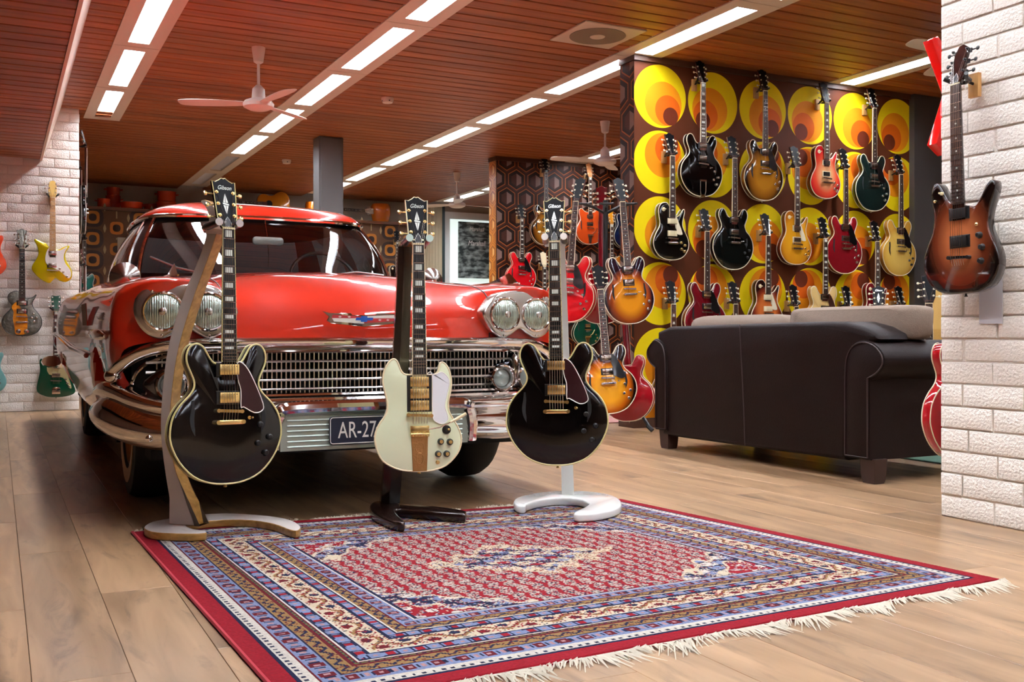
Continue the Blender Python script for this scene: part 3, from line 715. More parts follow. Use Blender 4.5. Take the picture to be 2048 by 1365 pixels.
    if lod == 0 or kind in ('es', 'lp'):
        jx, jz = (.075, .225) if kind == 'es' else (-.075, .385)
        def sw_me():
            mb = MB(); mb.cyl((0, 0, 0), (0, -.008, 0), .0065, n=10); mb.cyl((0, -.006, 0), (.004, -.022, 0), .0022, n=6); mb.ball((.0045, -.023, 0), .004, n=8, k=6); return mb.mesh('toggle_switch', hw if kind == 'es' else CREAM)
        if kind != 'sg': link('toggle_switch', cached(('sw', kind, hw.name), sw_me), root, Matrix.Translation((jx, yf+g['dome']*.6, jz)))
    if kind == 'lp':
        link('switch_ring', cached(('swr',), lambda: MB().lathe([(.016, 0), (.016, .002), (.009, .003)], 16, d=(0, -1, 0)).mesh('switch_ring', CREAM)), root, Matrix.Translation((-.075, yf+g['dome']*.6, .385)))
    link('strap_button', cached(('strap', hw.name), lambda: MB().lathe([(.004, 0), (.004, .006), (.0065, .008), (.0065, .011)], 10, d=(0, 0, -1)).mesh('strap_button', hw)), root)
    if kind == 'sg':
        link('switch_washer', MB().lathe([(.0165, 0), (.0165, .002), (.006, .0025), (.005, .009)], 18, d=(0, -1, 0)).mesh('switch_washer', [BLACKP]), root, Matrix.Translation((.10, yf, .148)))
        link('toggle_switch', MB().cyl((0, -.006, 0), (.004, -.022, .002), .0024, n=6).ball((.0045, -.023, .002), .0045, n=8, k=6).mesh('toggle_switch', GOLD), root, Matrix.Translation((.10, yf, .148)))
        link('name_plate', MB().prism([(-.031, .353), (.031, .353), (.027, .368), (-.027, .368)], -yf, -yf+.003, .001, 1, M=XZ).mesh('name_plate', WHITEP), root)
        link('output_jack', MB().lathe([(.008, 0), (.008, .002), (.004, .003)], 12, d=(0, -1, 0)).mesh('output_jack', GOLD), root, Matrix.Translation((.066, yf, .03)))
    if kind == 'es' and lod == 0:
        link('output_jack', MB().lathe([(.009, 0), (.009, .002), (.005, .003), (.0045, .0005)], 14, d=(0, -1, 0)).mesh('output_jack', GOLD), root, Matrix.Translation((.07, yf+.006, .085)))
    if lod < 2:
        def st_me(ks):
            mb = MB(); zt = g['tl'] if tail == 'stop' else g['br']-.03
            for k in ks:
                xb, xn = -.0255+.0102*k, -.017+.0068*k
                mb.tube([(xb, yf-.013, zt), (xb, yf-.0215, g['br']), (xn, yb-.003, zn)], .0007 if lod else .0008, 4)
                s = 1 if k > 2 else -1; j = (5-k) if k > 2 else k
                q = HM @ Vector((s*(.026+.002*j), -.004, .045+j*.043))
                mb.tube([(xn, yb-.003, zn), tuple(q)], .0006, 4)
            return mb.mesh('strings' if len(ks) > 1 else 'string', NICKEL)
        if kind != 'acoustic':
            if lod == 0:
                for k in range(6): link('string', cached(('str', kind, tail == 'stop', k), lambda: st_me((k,))), root)
            else: link('strings', cached(('str', kind, tail == 'stop', lod), lambda: st_me(range(6))), root)['kind'] = 'stuff'
    return root
def place(o, p, rz=0., tilt=0., roll=0.):
    """stand the guitar's lowest point at p, front turned by rz (0 = facing -y), leaning back by tilt"""
    o.matrix_world = Matrix.Translation(p) @ Matrix.Rotation(rz, 4, 'Z') @ Matrix.Rotation(tilt, 4, 'X') @ Matrix.Rotation(roll, 4, 'Y')
    return o
def face(u, th):
    """turn about z so that a guitar seen at photo column u shows its front turned by th to the viewer's right"""
    r = ray(u, HOR); a = math.atan2(r.x, r.y); return -a+th
HB = {}
def hanger(p, rz, label, group):
    """wooden block on the wall, arm and padded yoke under the headstock; p = nut point, wall lies off metres behind"""
    t = thing('guitar_hanger', label, 'hanger', group)
    off = .095
    link('block', cached(('hblock',), lambda: MB().prism([(-.022, -.045), (.022, -.045), (.022, .045), (-.022, .045)], 0, .022, .003, 2, M=XZ).mesh('block', wood('beech', 'a87840', 'c09458', 2, 8, 8, .5))), t, Matrix.Translation((-.0, off, -.005)))
    def yk():
        mb = MB(); mb.tube([(0, off-.02, 0), (0, .035, .008)], .006, 8)
        mb.tube([(-.05, -.025, .018), (-.036, -.008, .008), (-.03, .02, .002), (0, .036, .002), (.03, .02, .002), (.036, -.008, .008), (.05, -.025, .018)], [.008, .009, .008, .008, .008, .009, .008], 8)
        return mb.mesh('yoke', BLACKP)
    link('yoke', cached(('yoke',), yk), t)
    t.matrix_world = Matrix.Translation(p) @ Matrix.Rotation(rz, 4, 'Z')
    return t
def hang(o, kind, p, rz, label, group, roll=0.):
    place(o, p, rz, 0., roll); g = GEO[kind]
    q = o.matrix_world @ Vector((0, -.01, g['nut']+.012))
    return hanger(q, rz, label, group)
# ------------------------------------------------------------------ the red car (local: x across, y towards the tail, z up, origin below the front axle)
RED = plain('red_car_paint', 'a8220e', .3, 0, 1., coat_r=.03)
RED_M = RED
def body_grid():
    rows = [
     [(.84,-.60,.50),(.89,-.62,.53),(.915,-.64,.58),(.925,-.66,.63),(.90,-.70,.67),(.80,-.725,.69),(.66,-.74,.69),(.5,-.755,.69),(.25,-.77,.69),(0,-.775,.69)],
     [(.84,-.58,.45),(.90,-.60,.50),(.93,-.62,.57),(.945,-.64,.65),(.935,-.68,.74),(.82,-.725,.78),(.66,-.74,.78),(.5,-.75,.76),(.25,-.765,.76),(0,-.77,.76)],
     [(.84,-.55,.40),(.905,-.57,.46),(.94,-.59,.56),(.958,-.61,.68),(.945,-.68,.82),(.83,-.762,.893),(.66,-.765,.893),(.5,-.725,.84),(.25,-.735,.84),(0,-.74,.84)],
     [(.84,-.52,.36),(.91,-.54,.43),(.945,-.56,.56),(.963,-.57,.70),(.94,-.66,.865),(.82,-.735,.925),(.66,-.735,.925),(.5,-.64,.90),(.25,-.64,.91),(0,-.64,.915)],
     [(.84,-.46,.33),(.91,-.47,.40),(.95,-.48,.56),(.968,-.49,.72),(.935,-.52,.885),(.81,-.52,.945),(.66,-.52,.942),(.52,-.48,.945),(.26,-.46,.965),(0,-.46,.97)],
     [(.84,-.2,.30),(.91,-.2,.38),(.955,-.2,.56),(.97,-.2,.74),(.935,-.2,.895),(.81,-.2,.952),(.67,-.2,.952),(.55,-.2,.967),(.28,-.2,.992),(0,-.2,1.0)],
     [(.84,.15,.28),(.91,.15,.37),(.96,.15,.56),(.972,.15,.74),(.94,.15,.90),(.82,.15,.96),(.68,.15,.965),(.57,.15,.985),(.29,.15,1.01),(0,.15,1.018)],
     [(.84,.6,.25),(.91,.6,.35),(.965,.6,.56),(.975,.6,.74),(.945,.6,.905),(.84,.6,.972),(.71,.6,.985),(.58,.6,1.0),(.29,.58,1.024),(0,.56,1.03)],
     [(.84,1.1,.25),(.91,1.1,.35),(.97,1.1,.56),(.98,1.1,.74),(.955,1.1,.905),(.87,1.1,.985),(.76,1.1,1.0),(.6,1.1,1.0),(.3,1.1,1.0),(0,1.1,1.0)],
     [(.84,1.9,.25),(.91,1.9,.35),(.975,1.9,.56),(.985,1.9,.74),(.96,1.9,.905),(.88,1.9,.985),(.77,1.9,1.0),(.6,1.9,1.0),(.3,1.9,1.0),(0,1.9,1.0)],
     [(.84,2.6,.26),(.91,2.6,.36),(.98,2.6,.56),(.99,2.6,.74),(.965,2.6,.92),(.89,2.6,.99),(.77,2.6,1.005),(.6,2.6,1.01),(.3,2.6,1.01),(0,2.6,1.01)],
     [(.84,3.3,.30),(.91,3.3,.39),(.98,3.3,.56),(.99,3.3,.75),(.965,3.3,.94),(.88,3.3,.985),(.74,3.3,.965),(.6,3.3,.985),(.3,3.3,1.0),(0,3.3,1.005)],
     [(.84,4.0,.34),(.90,4.0,.42),(.965,4.0,.57),(.975,4.0,.75),(.95,4.0,.92),(.86,4.0,.955),(.72,4.0,.91),(.58,4.0,.90),(.3,4.0,.91),(0,4.0,.915)],
     [(.80,4.42,.40),(.86,4.42,.46),(.92,4.42,.57),(.93,4.42,.73),(.91,4.42,.85),(.82,4.42,.87),(.7,4.42,.83),(.56,4.42,.80),(.3,4.42,.80),(0,4.42,.80)],
     [(.70,4.5,.45),(.74,4.5,.5),(.78,4.5,.58),(.78,4.5,.68),(.76,4.5,.74),(.7,4.5,.74),(.6,4.5,.72),(.5,4.5,.70),(.3,4.5,.70),(0,4.5,.70)]]
    cols = list(zip(*rows)); cols = [spline(list(c), 5, False) for c in cols]
    G = [spline(list(r), 3, False) for r in zip(*cols)]
    def arch(y, ya, top, half):
        k = (y-ya)/half
        return .26+(top-.26)*math.sqrt(max(0, 1-k*k)) if abs(k) < 1 else 0
    H = []
    for r in G:
        q = []
        for x, y, z in r:
            za = max(arch(y, 0, .665, .40), arch(y, 2.98, .60, .42))
            if x > .7 and z < za: z = za
            q.append((x, y, z))
        H.append(q)
    return H
def build_car(M):
    car = thing('vintage_car', 'red vintage car with chrome grille and dual headlights parked on the wood floor', 'car')
    car.matrix_world = M
    def part(mb, name, mat, parent=car, angle=35): return mb.build(name, mat, parent, angle)
    G = body_grid(); GL = [[(-x, y, z) for x, y, z in r] for r in G]
    mb = MB(); mb.grid(G); mb.grid(GL, flip=True)
    body = part(mb, 'body', RED, angle=40)
    part(MB().box(-.80, .80, -.52, 4.3, .22, .5).box(-.84, .84, .45, 2.5, .2, .42), 'underbody', plain('underbody_black', '070606', .8))
    # hood seams
    for s in (-1, 1):
        sm = MB(); P = []
        for k in range(len(G)):
            r = G[k]
            for a, b in zip(r, r[1:]):
                if a[0] >= .565 > b[0]:
                    f = (.565-b[0])/(a[0]-b[0]); P.append((s*.565, b[1]+(a[1]-b[1])*f, b[2]+(a[2]-b[2])*f+.0004))
        P = [p for p in P if p[1] < .58]; sm.tube(P, .0028, 5); part(sm, 'hood_seam', plain('seam_dark', '2a0805', .6), body)
    # headlights
    LENS = MATS.get('headlight_lens')
    if not LENS:
        m, nt, b = newmat('headlight_lens'); tc = N(nt, 'ShaderNodeTexCoord'); wv = N(nt, 'ShaderNodeTexWave', bands_direction='X'); wv.inputs['Scale'].default_value = 38; wv.inputs['Distortion'].default_value = .6
        nt.links.new(tc.outputs['Object'], wv.inputs['Vector']); bp = N(nt, 'ShaderNodeBump'); bp.inputs['Strength'].default_value = .5; bp.inputs['Distance'].default_value = .004
        nt.links.new(wv.outputs[0], bp.inputs['Height']); nt.links.new(bp.outputs[0], b.inputs['Normal'])
        b.inputs['Base Color'].default_value = (*srgb('b9cabd'), 1); b.inputs['Metallic'].default_value = .75; b.inputs['Roughness'].default_value = .16; b.inputs['Coat Weight'].default_value = 1; LENS = m; MATS['headlight_lens'] = m
    PO = [(-.192,.0),(-.165,.045),(-.12,.088),(-.05,.104),(.05,.106),(.125,.096),(.172,.062),(.186,.01),(.172,-.045),(.135,-.088),(.085,-.102),(.035,-.082),(.0,-.062),(-.035,-.082),(-.085,-.102),(-.135,-.082),(-.168,-.042)]
    for s in (-1, 1):
        T = Matrix.Translation((s*.702, -.752, .803)) @ Matrix.Rotation(R(7*s), 4, 'Z')
        pl = link('headlight_housing', MB().prism(spline([(x*s, z) for x, z in PO], 3), -.05, .022, .012, 3, M=XZ).mesh('headlight_housing', SATIN), car, T)
        for dx in (-.0815, .0815):
            L = Matrix.Translation((dx, -.02, 0))
            lm = cached(('lens',), lambda: MB().lathe([(.066, 0), (.064, .008), (.052, .018), (.03, .026), (.0, .029)], 28, d=(0, -1, 0), cap=False).mesh('lens', LENS))
            link('lens', lm, pl, L)
            link('bezel', cached(('bez',), lambda: MB().tube([(.0705*math.cos(a), -.006, .0705*math.sin(a)) for a in [2*math.pi*k/28 for k in range(28)]], .0062, 8, True).mesh('bezel', CHROME)), pl, L)
            link('gasket', cached(('gsk',), lambda: MB().lathe([(.0665, -.002), (.0665, .004), (.0625, .006)], 28, d=(0, -1, 0), cap=False).mesh('gasket', BLACKP)), pl, L)
            link('bulb_shield', cached(('shd',), lambda: MB().ball((0, -.028, 0), .016, .006, .016, 10, 6).mesh('bulb_shield', SATIN)), pl, L)
        for sx, sz in ((-.12, .075), (.12, .075), (-.085, -.09), (.085, -.09)):
            link('screw', cached(('scr',), lambda: MB().lathe([(.006, 0), (.005, .003), (.0, .004)], 10, d=(0, -1, 0), cap=False).mesh('screw', CHROME)), pl, Matrix.Translation((sx, -.022, sz)))
    # grille
    part(MB().box(-.88, .88, -.60, -.55, .42, .69), 'grille_back', plain('grille_black', '040505', .7))
    bow = lambda x: -.70-.05*(1-(abs(x)/.9)**2)
    for z in (.648, .611, .574, .537, .500):
        w = .84 if z < .64 else .82
        part(MB().tube([(x, bow(x), z) for x in np.linspace(-w, w, 25)], .0055, 6), 'grille_bar', SATIN)
    fn = MB(); x = -.80
    while x < .801:
        y = bow(x)+.012; fn.box(x-.0022, x+.0022, y-.004, y+.03, .482, .664); x += .0186
    o = part(fn, 'grille_fins', SATIN); o['kind'] = 'stuff'
    def barpath(P, per=6):
        H = spline(P, per, False); return [(-x, y, z) for x, y, z in reversed(H)][:-1]+H
    P = [(0,-.80,.682),(.3,-.795,.682),(.6,-.775,.68),(.76,-.745,.672),(.86,-.70,.645),(.92,-.65,.60),(.945,-.60,.565)]
    mb = MB(); mb.tube(barpath(P), .03, 12, flat=.8); part(mb, 'upper_grille_moulding', CHROME)
    P2 = [(0,-.782,.652),(.3,-.777,.652),(.6,-.757,.65),(.74,-.73,.64),(.82,-.695,.615),(.865,-.66,.575),(.88,-.63,.53)]
    mb = MB(); mb.tube(barpath(P2), .008, 8); part(mb, 'grille_rim', CHROME)
    for s in (-1, 1): part(MB().ball((s*.945, -.60, .56), .034, .05, .028, 14, 10), 'moulding_end', CHROME)
    for z, y, r in ((.476, -.775, .010), (.458, -.80, .013)):
        mb = MB(); mb.tube([(x, y+.09*(abs(x)/.9)**3, z) for x in np.linspace(-.86, .86, 31)], r, 8); part(mb, 'lower_grille_moulding', CHROME)
    # parking light pods
    for s in (-1, 1):
        pod = part(MB().prism(spline([(s*x, z) for x, z in [(.555,.525),(.60,.59),(.66,.605),(.69,.64),(.715,.60),(.78,.595),(.83,.56),(.85,.525),(.82,.475),(.76,.455),(.68,.455),(.61,.465)]], 4), .66, .725, .02, 3, M=XZ), 'parking_light_pod', plain('pod_chrome', '55565a', .12, 1.))
        for cx in (.628, .755):
            cup = MB().lathe([(.05, 0), (.058, .012), (.058, .05), (.052, .056), (.046, .05), (.040, .02), (.0, .018)], 26, p=(s*cx, -.715, .527), d=(0, -1, 0), cap=False)
            pc = part(cup, 'parking_light', CHROME, pod)
            link('lens', MB().lathe([(.041, .018), (.036, .028), (.02, .036), (0, .038)], 20, p=(s*cx, -.715, .527), d=(0, -1, 0), cap=False).mesh('lens', plain('parking_lens', '98a09a', .25, .3, .8)), pc)
        part(MB().ball((s*.692, -.74, .565), .022, .03, .07, 12, 10), 'pod_fin', CHROME, pod)
        part(MB().tube([(s*.545, -.735, .527), (s*.575, -.765, .527)], [.003, .012], 8), 'pod_tip', CHROME, pod)
    # bumper
    PB = [(0,-.90),(.2,-.90),(.42,-.892),(.62,-.868),(.80,-.81),(.90,-.73),(.955,-.62),(.985,-.48),(.99,-.32)]
    ZT = [.448,.448,.448,.450,.468,.498,.525,.53,.51]; ZB = [.285,.285,.285,.28,.285,.30,.315,.33,.34]
    SECT = [(-.09,.93),(-.05,1.02),(-.012,1.02),(.008,.93),(.004,.80),(-.012,.70),(.006,.60),(.022,.45),(.022,.28),(.006,.10),(-.03,.0),(-.09,.02)]
    Q = spline([(a[0], a[1], b, c) for a, b, c in zip(PB, ZT, ZB)], 5, False)
    Q = [(-x, y, a, b) for x, y, a, b in reversed(Q)][:-1]+Q; rs = []
    for i, (x, y, zt, zb) in enumerate(Q):
        a, b = Q[max(i-1, 0)], Q[min(i+1, len(Q)-1)]; tx, ty = b[0]-a[0], b[1]-a[1]; l = math.hypot(tx, ty); nx, ny = ty/l, -tx/l
        rs.append([(x+nx*o_, y+ny*o_, zb+(zt-zb)*f) for o_, f in spline(SECT, 2)])
    part(MB().rings(rs), 'bumper', CHROME, angle=60)
    bp_ = car
    part(MB().tube(spline([(-.405,-.905,.285),(-.405,-.918,.35),(-.39,-.925,.41),(-.35,-.928,.437),(0,-.93,.44),(.35,-.928,.437),(.39,-.925,.41),(.405,-.918,.35),(.405,-.905,.285)], 4, False), .026, 10), 'bumper_frame', CHROME)
    pn = part(MB().box(-.385, .385, -.925, -.90, .275, .425), 'bumper_panel', plain('bumper_panel_satin', 'aab8ae', .38, .7))
    for k in range(7): part(MB().tube([(-.36, -.926, .29+.02*k), (.36, -.926, .29+.02*k)], .0045, 6), 'rib', MATS['bumper_panel_satin'], pn)
    for s in (-1, 1): part(MB().ball((s*.84, -.815, .335), .014, .01, .014, 10, 8), 'bumper_bolt', CHROME)
    # licence plate
    PX = -.05
    pw, ph = .30, .108
    rr = lambda w, h, r: [(sx*(w/2-r)+r*math.cos(a0+k*math.pi/8), sz*(h/2-r)+r*math.sin(a0+k*math.pi/8)) for sx, sz, a0 in ((1,1,0),(-1,1,math.pi/2),(-1,-1,math.pi),(1,-1,1.5*math.pi)) for k in range(5)]
    lp = link('licence_plate', MB().prism(rr(pw, ph, .012), 0, .006, .001, 1, M=XZ).mesh('licence_plate', plain('plate_navy', '12182e', .4)), car, Matrix.Translation((PX, -.935, .347)))
    link('plate_border', MB().tube([(x, -.0062, z) for x, z in rr(pw-.008, ph-.008, .01)], .0018, 5, True).mesh('plate_border', WHITEP), lp)
    text_mesh('AR-27-06', .09, WHITEP, .0008, 0, Matrix.Translation((0, -.0066, -.002)) @ Matrix.Rotation(R(90), 4, 'X'), parent=lp, xs=.66)
    # hood emblem
    em = link('emblem', MB().prism([(-.172,.028),(-.135,.02),(-.055,.021),(-.048,.013),(.048,.013),(.055,.021),(.135,.02),(.172,.028),(.145,.006),(.153,-.01),(.135,-.021),(0,-.034),(-.135,-.021),(-.153,-.01),(-.145,.006)], 0, .012, .002, 1, M=XZ).mesh('emblem', CHROME), car, Matrix.Translation((-.02, -.80, .782)))
    def flat(name, P, mat, h): return link(name, MB().prism(P, .012, h, M=XZ).mesh(name, mat), em)
    ew = plain('emblem_white', 'd8d6cc', .4); er = plain('emblem_red', 'a5262a', .35); eb = plain('emblem_blue', '1d55a8', .3)
    flat('insert', [(-.132,.0),(.0,.0),(.0,-.022),(-.125,-.013)], ew, .0127); flat('insert', [(-.13,.014),(0,.008),(0,.0),(-.134,.0)], er, .0127)
    flat('insert', [(0,.008),(.13,.014),(.134,.001),(0,.0)], ew, .0127); flat('insert', [(0,.0),(.134,.001),(.125,-.011),(0,-.02)], er, .0127)
    flat('bow_tie', [(-.036,-.008),(-.014,-.008),(-.014,-.014),(.012,-.014),(.012,-.008),(.035,-.008),(.038,.003),(.013,.003),(.013,.009),(-.013,.009),(-.013,.003),(-.033,.003)], eb, .0145)
    for xx in (-.10, -.062): flat('crest', [(xx-.007,.009),(xx-.004,.003),(xx+.004,.003),(xx+.007,.009),(xx+.003,.006),(xx,.011),(xx-.003,.006)], ew, .0132)
    for xx in (.066, .1): flat('crest', [(xx-.007,-.003),(xx-.004,-.009),(xx+.004,-.009),(xx+.007,-.003),(xx+.003,-.006),(xx,-.001),(xx-.003,-.006)], ew, .0132)
    # greenhouse
    BELT = [(0,.60),(.25,.62),(.47,.69),(.63,.81),(.715,.97),(.755,1.2),(.77,1.6),(.76,2.1),(.73,2.45),(.63,2.75),(.4,2.95),(0,3.02)]
    HEAD = [(0,1.0),(.22,1.01),(.41,1.045),(.53,1.11),(.585,1.21),(.615,1.38),(.625,1.68),(.61,2.0),(.58,2.22),(.51,2.40),(.32,2.52),(0,2.56)]
    K = 6; ZB_, ZH = 1.012, 1.372
    b_, h_ = spline(BELT, K, False), spline(HEAD, K, False)
    def wall(i0, i1, s, off=0., nz=7):
        Gd = []
        for k in range(nz):
            f = k/(nz-1); bulge = .035*math.sin(math.pi*f)+off
            row = []
            for i in range(i0, i1+1):
                x = b_[i][0]+(h_[i][0]-b_[i][0])*f; y = b_[i][1]+(h_[i][1]-b_[i][1])*f
                cx, cy = 0, 1.75; dx, dy = x-cx, y-cy; l = math.hypot(dx, dy)
                row.append((s*(x+dx/l*bulge), y+dy/l*bulge, ZB_+(ZH-ZB_)*f))
            Gd.append(row)
        return Gd
    CG = glass('car_glass', (.80, .84, .82), .05)
    iA, iA2, iB, iB2, iC = 4*K-2, 4*K+3, 6*K+1, 6*K+4, 8*K
    ws = MB(); L = wall(0, iA, -1); Rr = wall(0, iA, 1)
    ws.grid([list(reversed(a))[:-1]+b for a, b in zip(L, Rr)]); part(ws, 'windshield', CG)
    rw = MB(); L = wall(9*K, 11*K, -1); Rr = wall(9*K, 11*K, 1)
    rw.grid([b[:-1]+list(reversed(a)) for a, b in zip(L, Rr)]); part(rw, 'rear_window', CG)
    for s in (-1, 1):
        for i0, i1, nm, mt in ((iA, iA2, 'front_pillar', plain('pillar_dark', '2a1c1a', .3, .3)), (iA2, iB, 'side_window', CG), (iB, iB2, 'centre_pillar', RED_M), (iB2, iC, 'side_window', CG), (iC, 9*K, 'rear_pillar', RED_M)):
            m_ = MB(); m_.grid(wall(i0, i1, s), flip=(s < 0)); part(m_, nm, mt)
        for i in (iA, iA2):
            W_ = wall(i, i, s, .004); part(MB().tube([r[0] for r in W_], .011, 8), 'pillar_trim', CHROME)
        part(MB().tube([wall(i, i, s, .012, 2)[0][0] for i in range(iA2, iC, 2)], .010, 6), 'belt_trim', CHROME)
    full = [( x, y) for x, y in h_]+[(-x, y) for x, y in reversed(h_[1:-1])]
    rf = MB(); c0 = (0, 1.76)
    prof = [(1.035, -.012), (1.03, .012), (.97, .045), (.88, .072), (.72, .098), (.5, .115), (.25, .124), (.05, .126)]
    rf.rings([[(c0[0]+(x-c0[0])*s, c0[1]+(y-c0[1])*s, ZH+dz) for x, y in ccw(full)] for s, dz in prof], cap0=False); part(rf, 'roof', RED, angle=50)
    hl = MB(); hl.rings([[(c0[0]+(x-c0[0])*s, c0[1]+(y-c0[1])*s, ZH+dz) for x, y in ccw(full)][::-1] for s, dz in ((1.03, -.012), (.9, .03), (.6, .05), (.1, .06))], cap0=False)
    part(hl, 'headliner', plain('headliner_cloth', '2b1f20', .9))
    part(MB().tube([(c0[0]+(x-c0[0])*1.04, c0[1]+(y-c0[1])*1.04, ZH-.006) for x, y in full], .0125, 8, True), 'drip_rail', CHROME)
    full_b = [(x, y) for x, y in b_]+[(-x, y) for x, y in reversed(b_[1:-1])]
    part(MB().prism([(x*.99, 1.76+(y-1.76)*.985) for x, y in full_b], 1.004, 1.034), 'bounce_cover', plain('headliner_cloth', '2b1f20'))  # unseen dark plate, added to cut red bounce light inside the cabin
    # interior: dash, steering wheel, seats, mirror
    part(MB().tube([(x, .80+.25*(abs(x)/.7)**2, 1.012) for x in np.linspace(-.66, .66, 15)], .035, 8), 'dashboard', plain('dash_dark', '241613', .5))
    st = MB(); ctr = Vector((.36, 1.12, 1.03)); ax = Vector((0, -.85, .5)).normalized(); a_, bb_ = frame(ax)
    st.tube([ctr+(a_*math.cos(q)+bb_*math.sin(q))*.2 for q in [2*math.pi*k/30 for k in range(30)]], .011, 8, True)
    for q in (0, 2.1, 4.2): st.tube([ctr, ctr+(a_*math.cos(q)+bb_*math.sin(q))*.2], .008, 6)
    part(st, 'steering_wheel', BLACKP)
    for y0, nm in ((1.45, 'front_seat'), (2.35, 'rear_seat')):
        part(MB().prism(rr(1.25, .26, .06), 0, .14, .04, 3, M=Matrix.Translation((0, y0+.14, .93)) @ XZ), nm, plain('seat_vinyl', '3a2a26', .5))
    mr = part(MB().prism(rr(.17, .045, .018), 0, .02, .006, 2, M=Matrix.Translation((-.02, .90, 1.232)) @ XZ), 'inner_mirror', plain('mirror_back', 'c9c7c2', .3, .5))
    part(MB().tube([(-.02, .905, 1.245), (-.02, .965, 1.36)], .004, 6), 'mirror_rod', CHROME, mr)
    part(MB().tube([(-.02, .895, 1.21), (-.018, .89, 1.15), (-.02, .885, 1.09)], .003, 5), 'hanging_chain', NICKEL, mr)
    # wipers
    for x0, x1 in ((-.40, -.645), (.22, .62)):
        w = MB(); y0 = .58+.2*(x0/.7)**2
        w.tube([(x0, y0, 1.03), ((x0+x1)/2, y0+.005+.1*(x1/.7)**2, 1.062), (x1, .68+.12*(x1/.6)**2, 1.055 if x0 > 0 else 1.12)], .0055, 6); part(w, 'wiper', plain('wiper_metal', '8d8783', .3, .8))
    # outside mirrors
    for s, px, py, pz in ((-1, -.815, .33, .985), (1, .88, .72, 1.03)):
        mm = MB(); mm.lathe([(.066, 0), (.07, .006), (.055, .03), (.03, .05), (.016, .056), (.0, .057)], 24, p=(px, py, pz), d=(.12*s, -1, 0), cap=True)
        mo = part(mm, 'side_mirror', plain('mirror_chrome', 'c8c5c2', .2, 1.)); part(MB().tube([(px, py-.05, pz), (px-s*.05, py-.055, pz-.05), (px-s*.075, py-.02, pz-.1)], .009, 8), 'mirror_stalk', CHROME, mo)
        part(MB().lathe([(.017, .05), (.017, .062), (.008, .066)], 14, p=(px, py, pz), d=(.12*s, -1, 0)), 'mirror_boss', SATIN, mo)
    # fender ornaments and side spears
    for s in (-1, 1):
        orn = MB(); orn.add([(s*.725,-.72,.94),(s*.714,-.62,.945),(s*.736,-.62,.945),(s*.725,-.62,.995),(s*.725,-.36,.95)], [(0,1,3),(0,3,2),(1,4,3),(3,4,2),(0,2,4,1)]); part(orn, 'fender_ornament', CHROME, angle=20)
        part(MB().tube([(s*.725, -.72, .943), (s*.725, -.52, .951), (s*.725, -.15, .956)], [.004, .009, .005], 8), 'ornament_base', CHROME)
        sp = part(MB().tube([(s*.972, -.57, .71), (s*.98, -.50, .714), (s*.982, -.2, .718), (s*.982, .1, .722), (s*.982, .2, .722)], [.006, .02, .022, .02, .004], 10), 'fender_spear', CHROME)
        for k in range(6): part(MB().tube([(s*.988, .30+.05*k, .86), (s*.982, .30+.05*k, .76)], .004, 5), 'louver_trim', CHROME, body)
        part(MB().tube([(s*.985, .3, .62), (s*.992, 1.5, .64), (s*1.0, 2.9, .70), (s*.985, 4.2, .72)], .012, 8), 'side_moulding', CHROME)
        part(MB().lathe([(.03, 0), (.07, .04), (.085, .09), (.07, .14), (.02, .16)], 16, p=(s*.90, 4.36, .66), d=(0, 1, 0)), 'tail_light', plain('tail_red', '7c1512', .2, 0, 1))
    part(MB().tube(spline([(-1.0,4.2,.5),(-.97,4.5,.48),(-.7,4.62,.47),(0,4.66,.47),(.7,4.62,.47),(.97,4.5,.48),(1.0,4.2,.5)], 4, False), .075, 10, flat=.6), 'rear_bumper', CHROME)
    # wheels
    WW = plain('rim_tan', 'a97b45', .5)
    def tyre(): return MB().lathe([(.20, -.085), (.27, -.095), (.325, -.09), (.342, -.06), (.346, 0), (.342, .06), (.325, .09), (.27, .095), (.20, .085)], 36, d=(1, 0, 0), cap=False).mesh('tyre', RUBBER)
    def rim(): return MB().lathe([(.0, -.05), (.12, -.055), (.18, -.03), (.205, -.085), (.212, -.08), (.212, .08), (.205, .085), (.18, .03), (.12, .055), (.0, .05)], 32, d=(1, 0, 0), cap=False).mesh('rim', WW)
    def cap_(): return MB().lathe([(.13, 0), (.12, .02), (.06, .04), (.0, .045)], 24, d=(1, 0, 0), cap=False).mesh('hubcap', CHROME)
    for sx in (-1, 1):
        for y in (0, 2.98):
            wh_ = link('wheel', cached(('tyre',), tyre), car, Matrix.Translation((sx*.745, y, .346)))
            link('rim', cached(('rim',), rim), wh_); link('hubcap', cached(('cap',), cap_), wh_, Matrix.Translation((sx*.05, 0, 0)) @ Matrix.Rotation(0 if sx > 0 else math.pi, 4, 'Z'))
            link('whitewall', cached(('ww',), lambda: MB().lathe([(.215, .0), (.275, .003)], 36, d=(1, 0, 0), cap=False).lathe([(.275, .003), (.275, .0)], 36, d=(1, 0, 0), cap=False).mesh('whitewall', WW)), wh_, Matrix.Translation((sx*.094, 0, 0)) @ Matrix.Rotation(0 if sx > 0 else math.pi, 4, 'Z'))
    return car
CAR = build_car(Matrix.Translation((1.345, 4.73, 0)) @ Matrix.Rotation(R(-.6), 4, 'Z'))
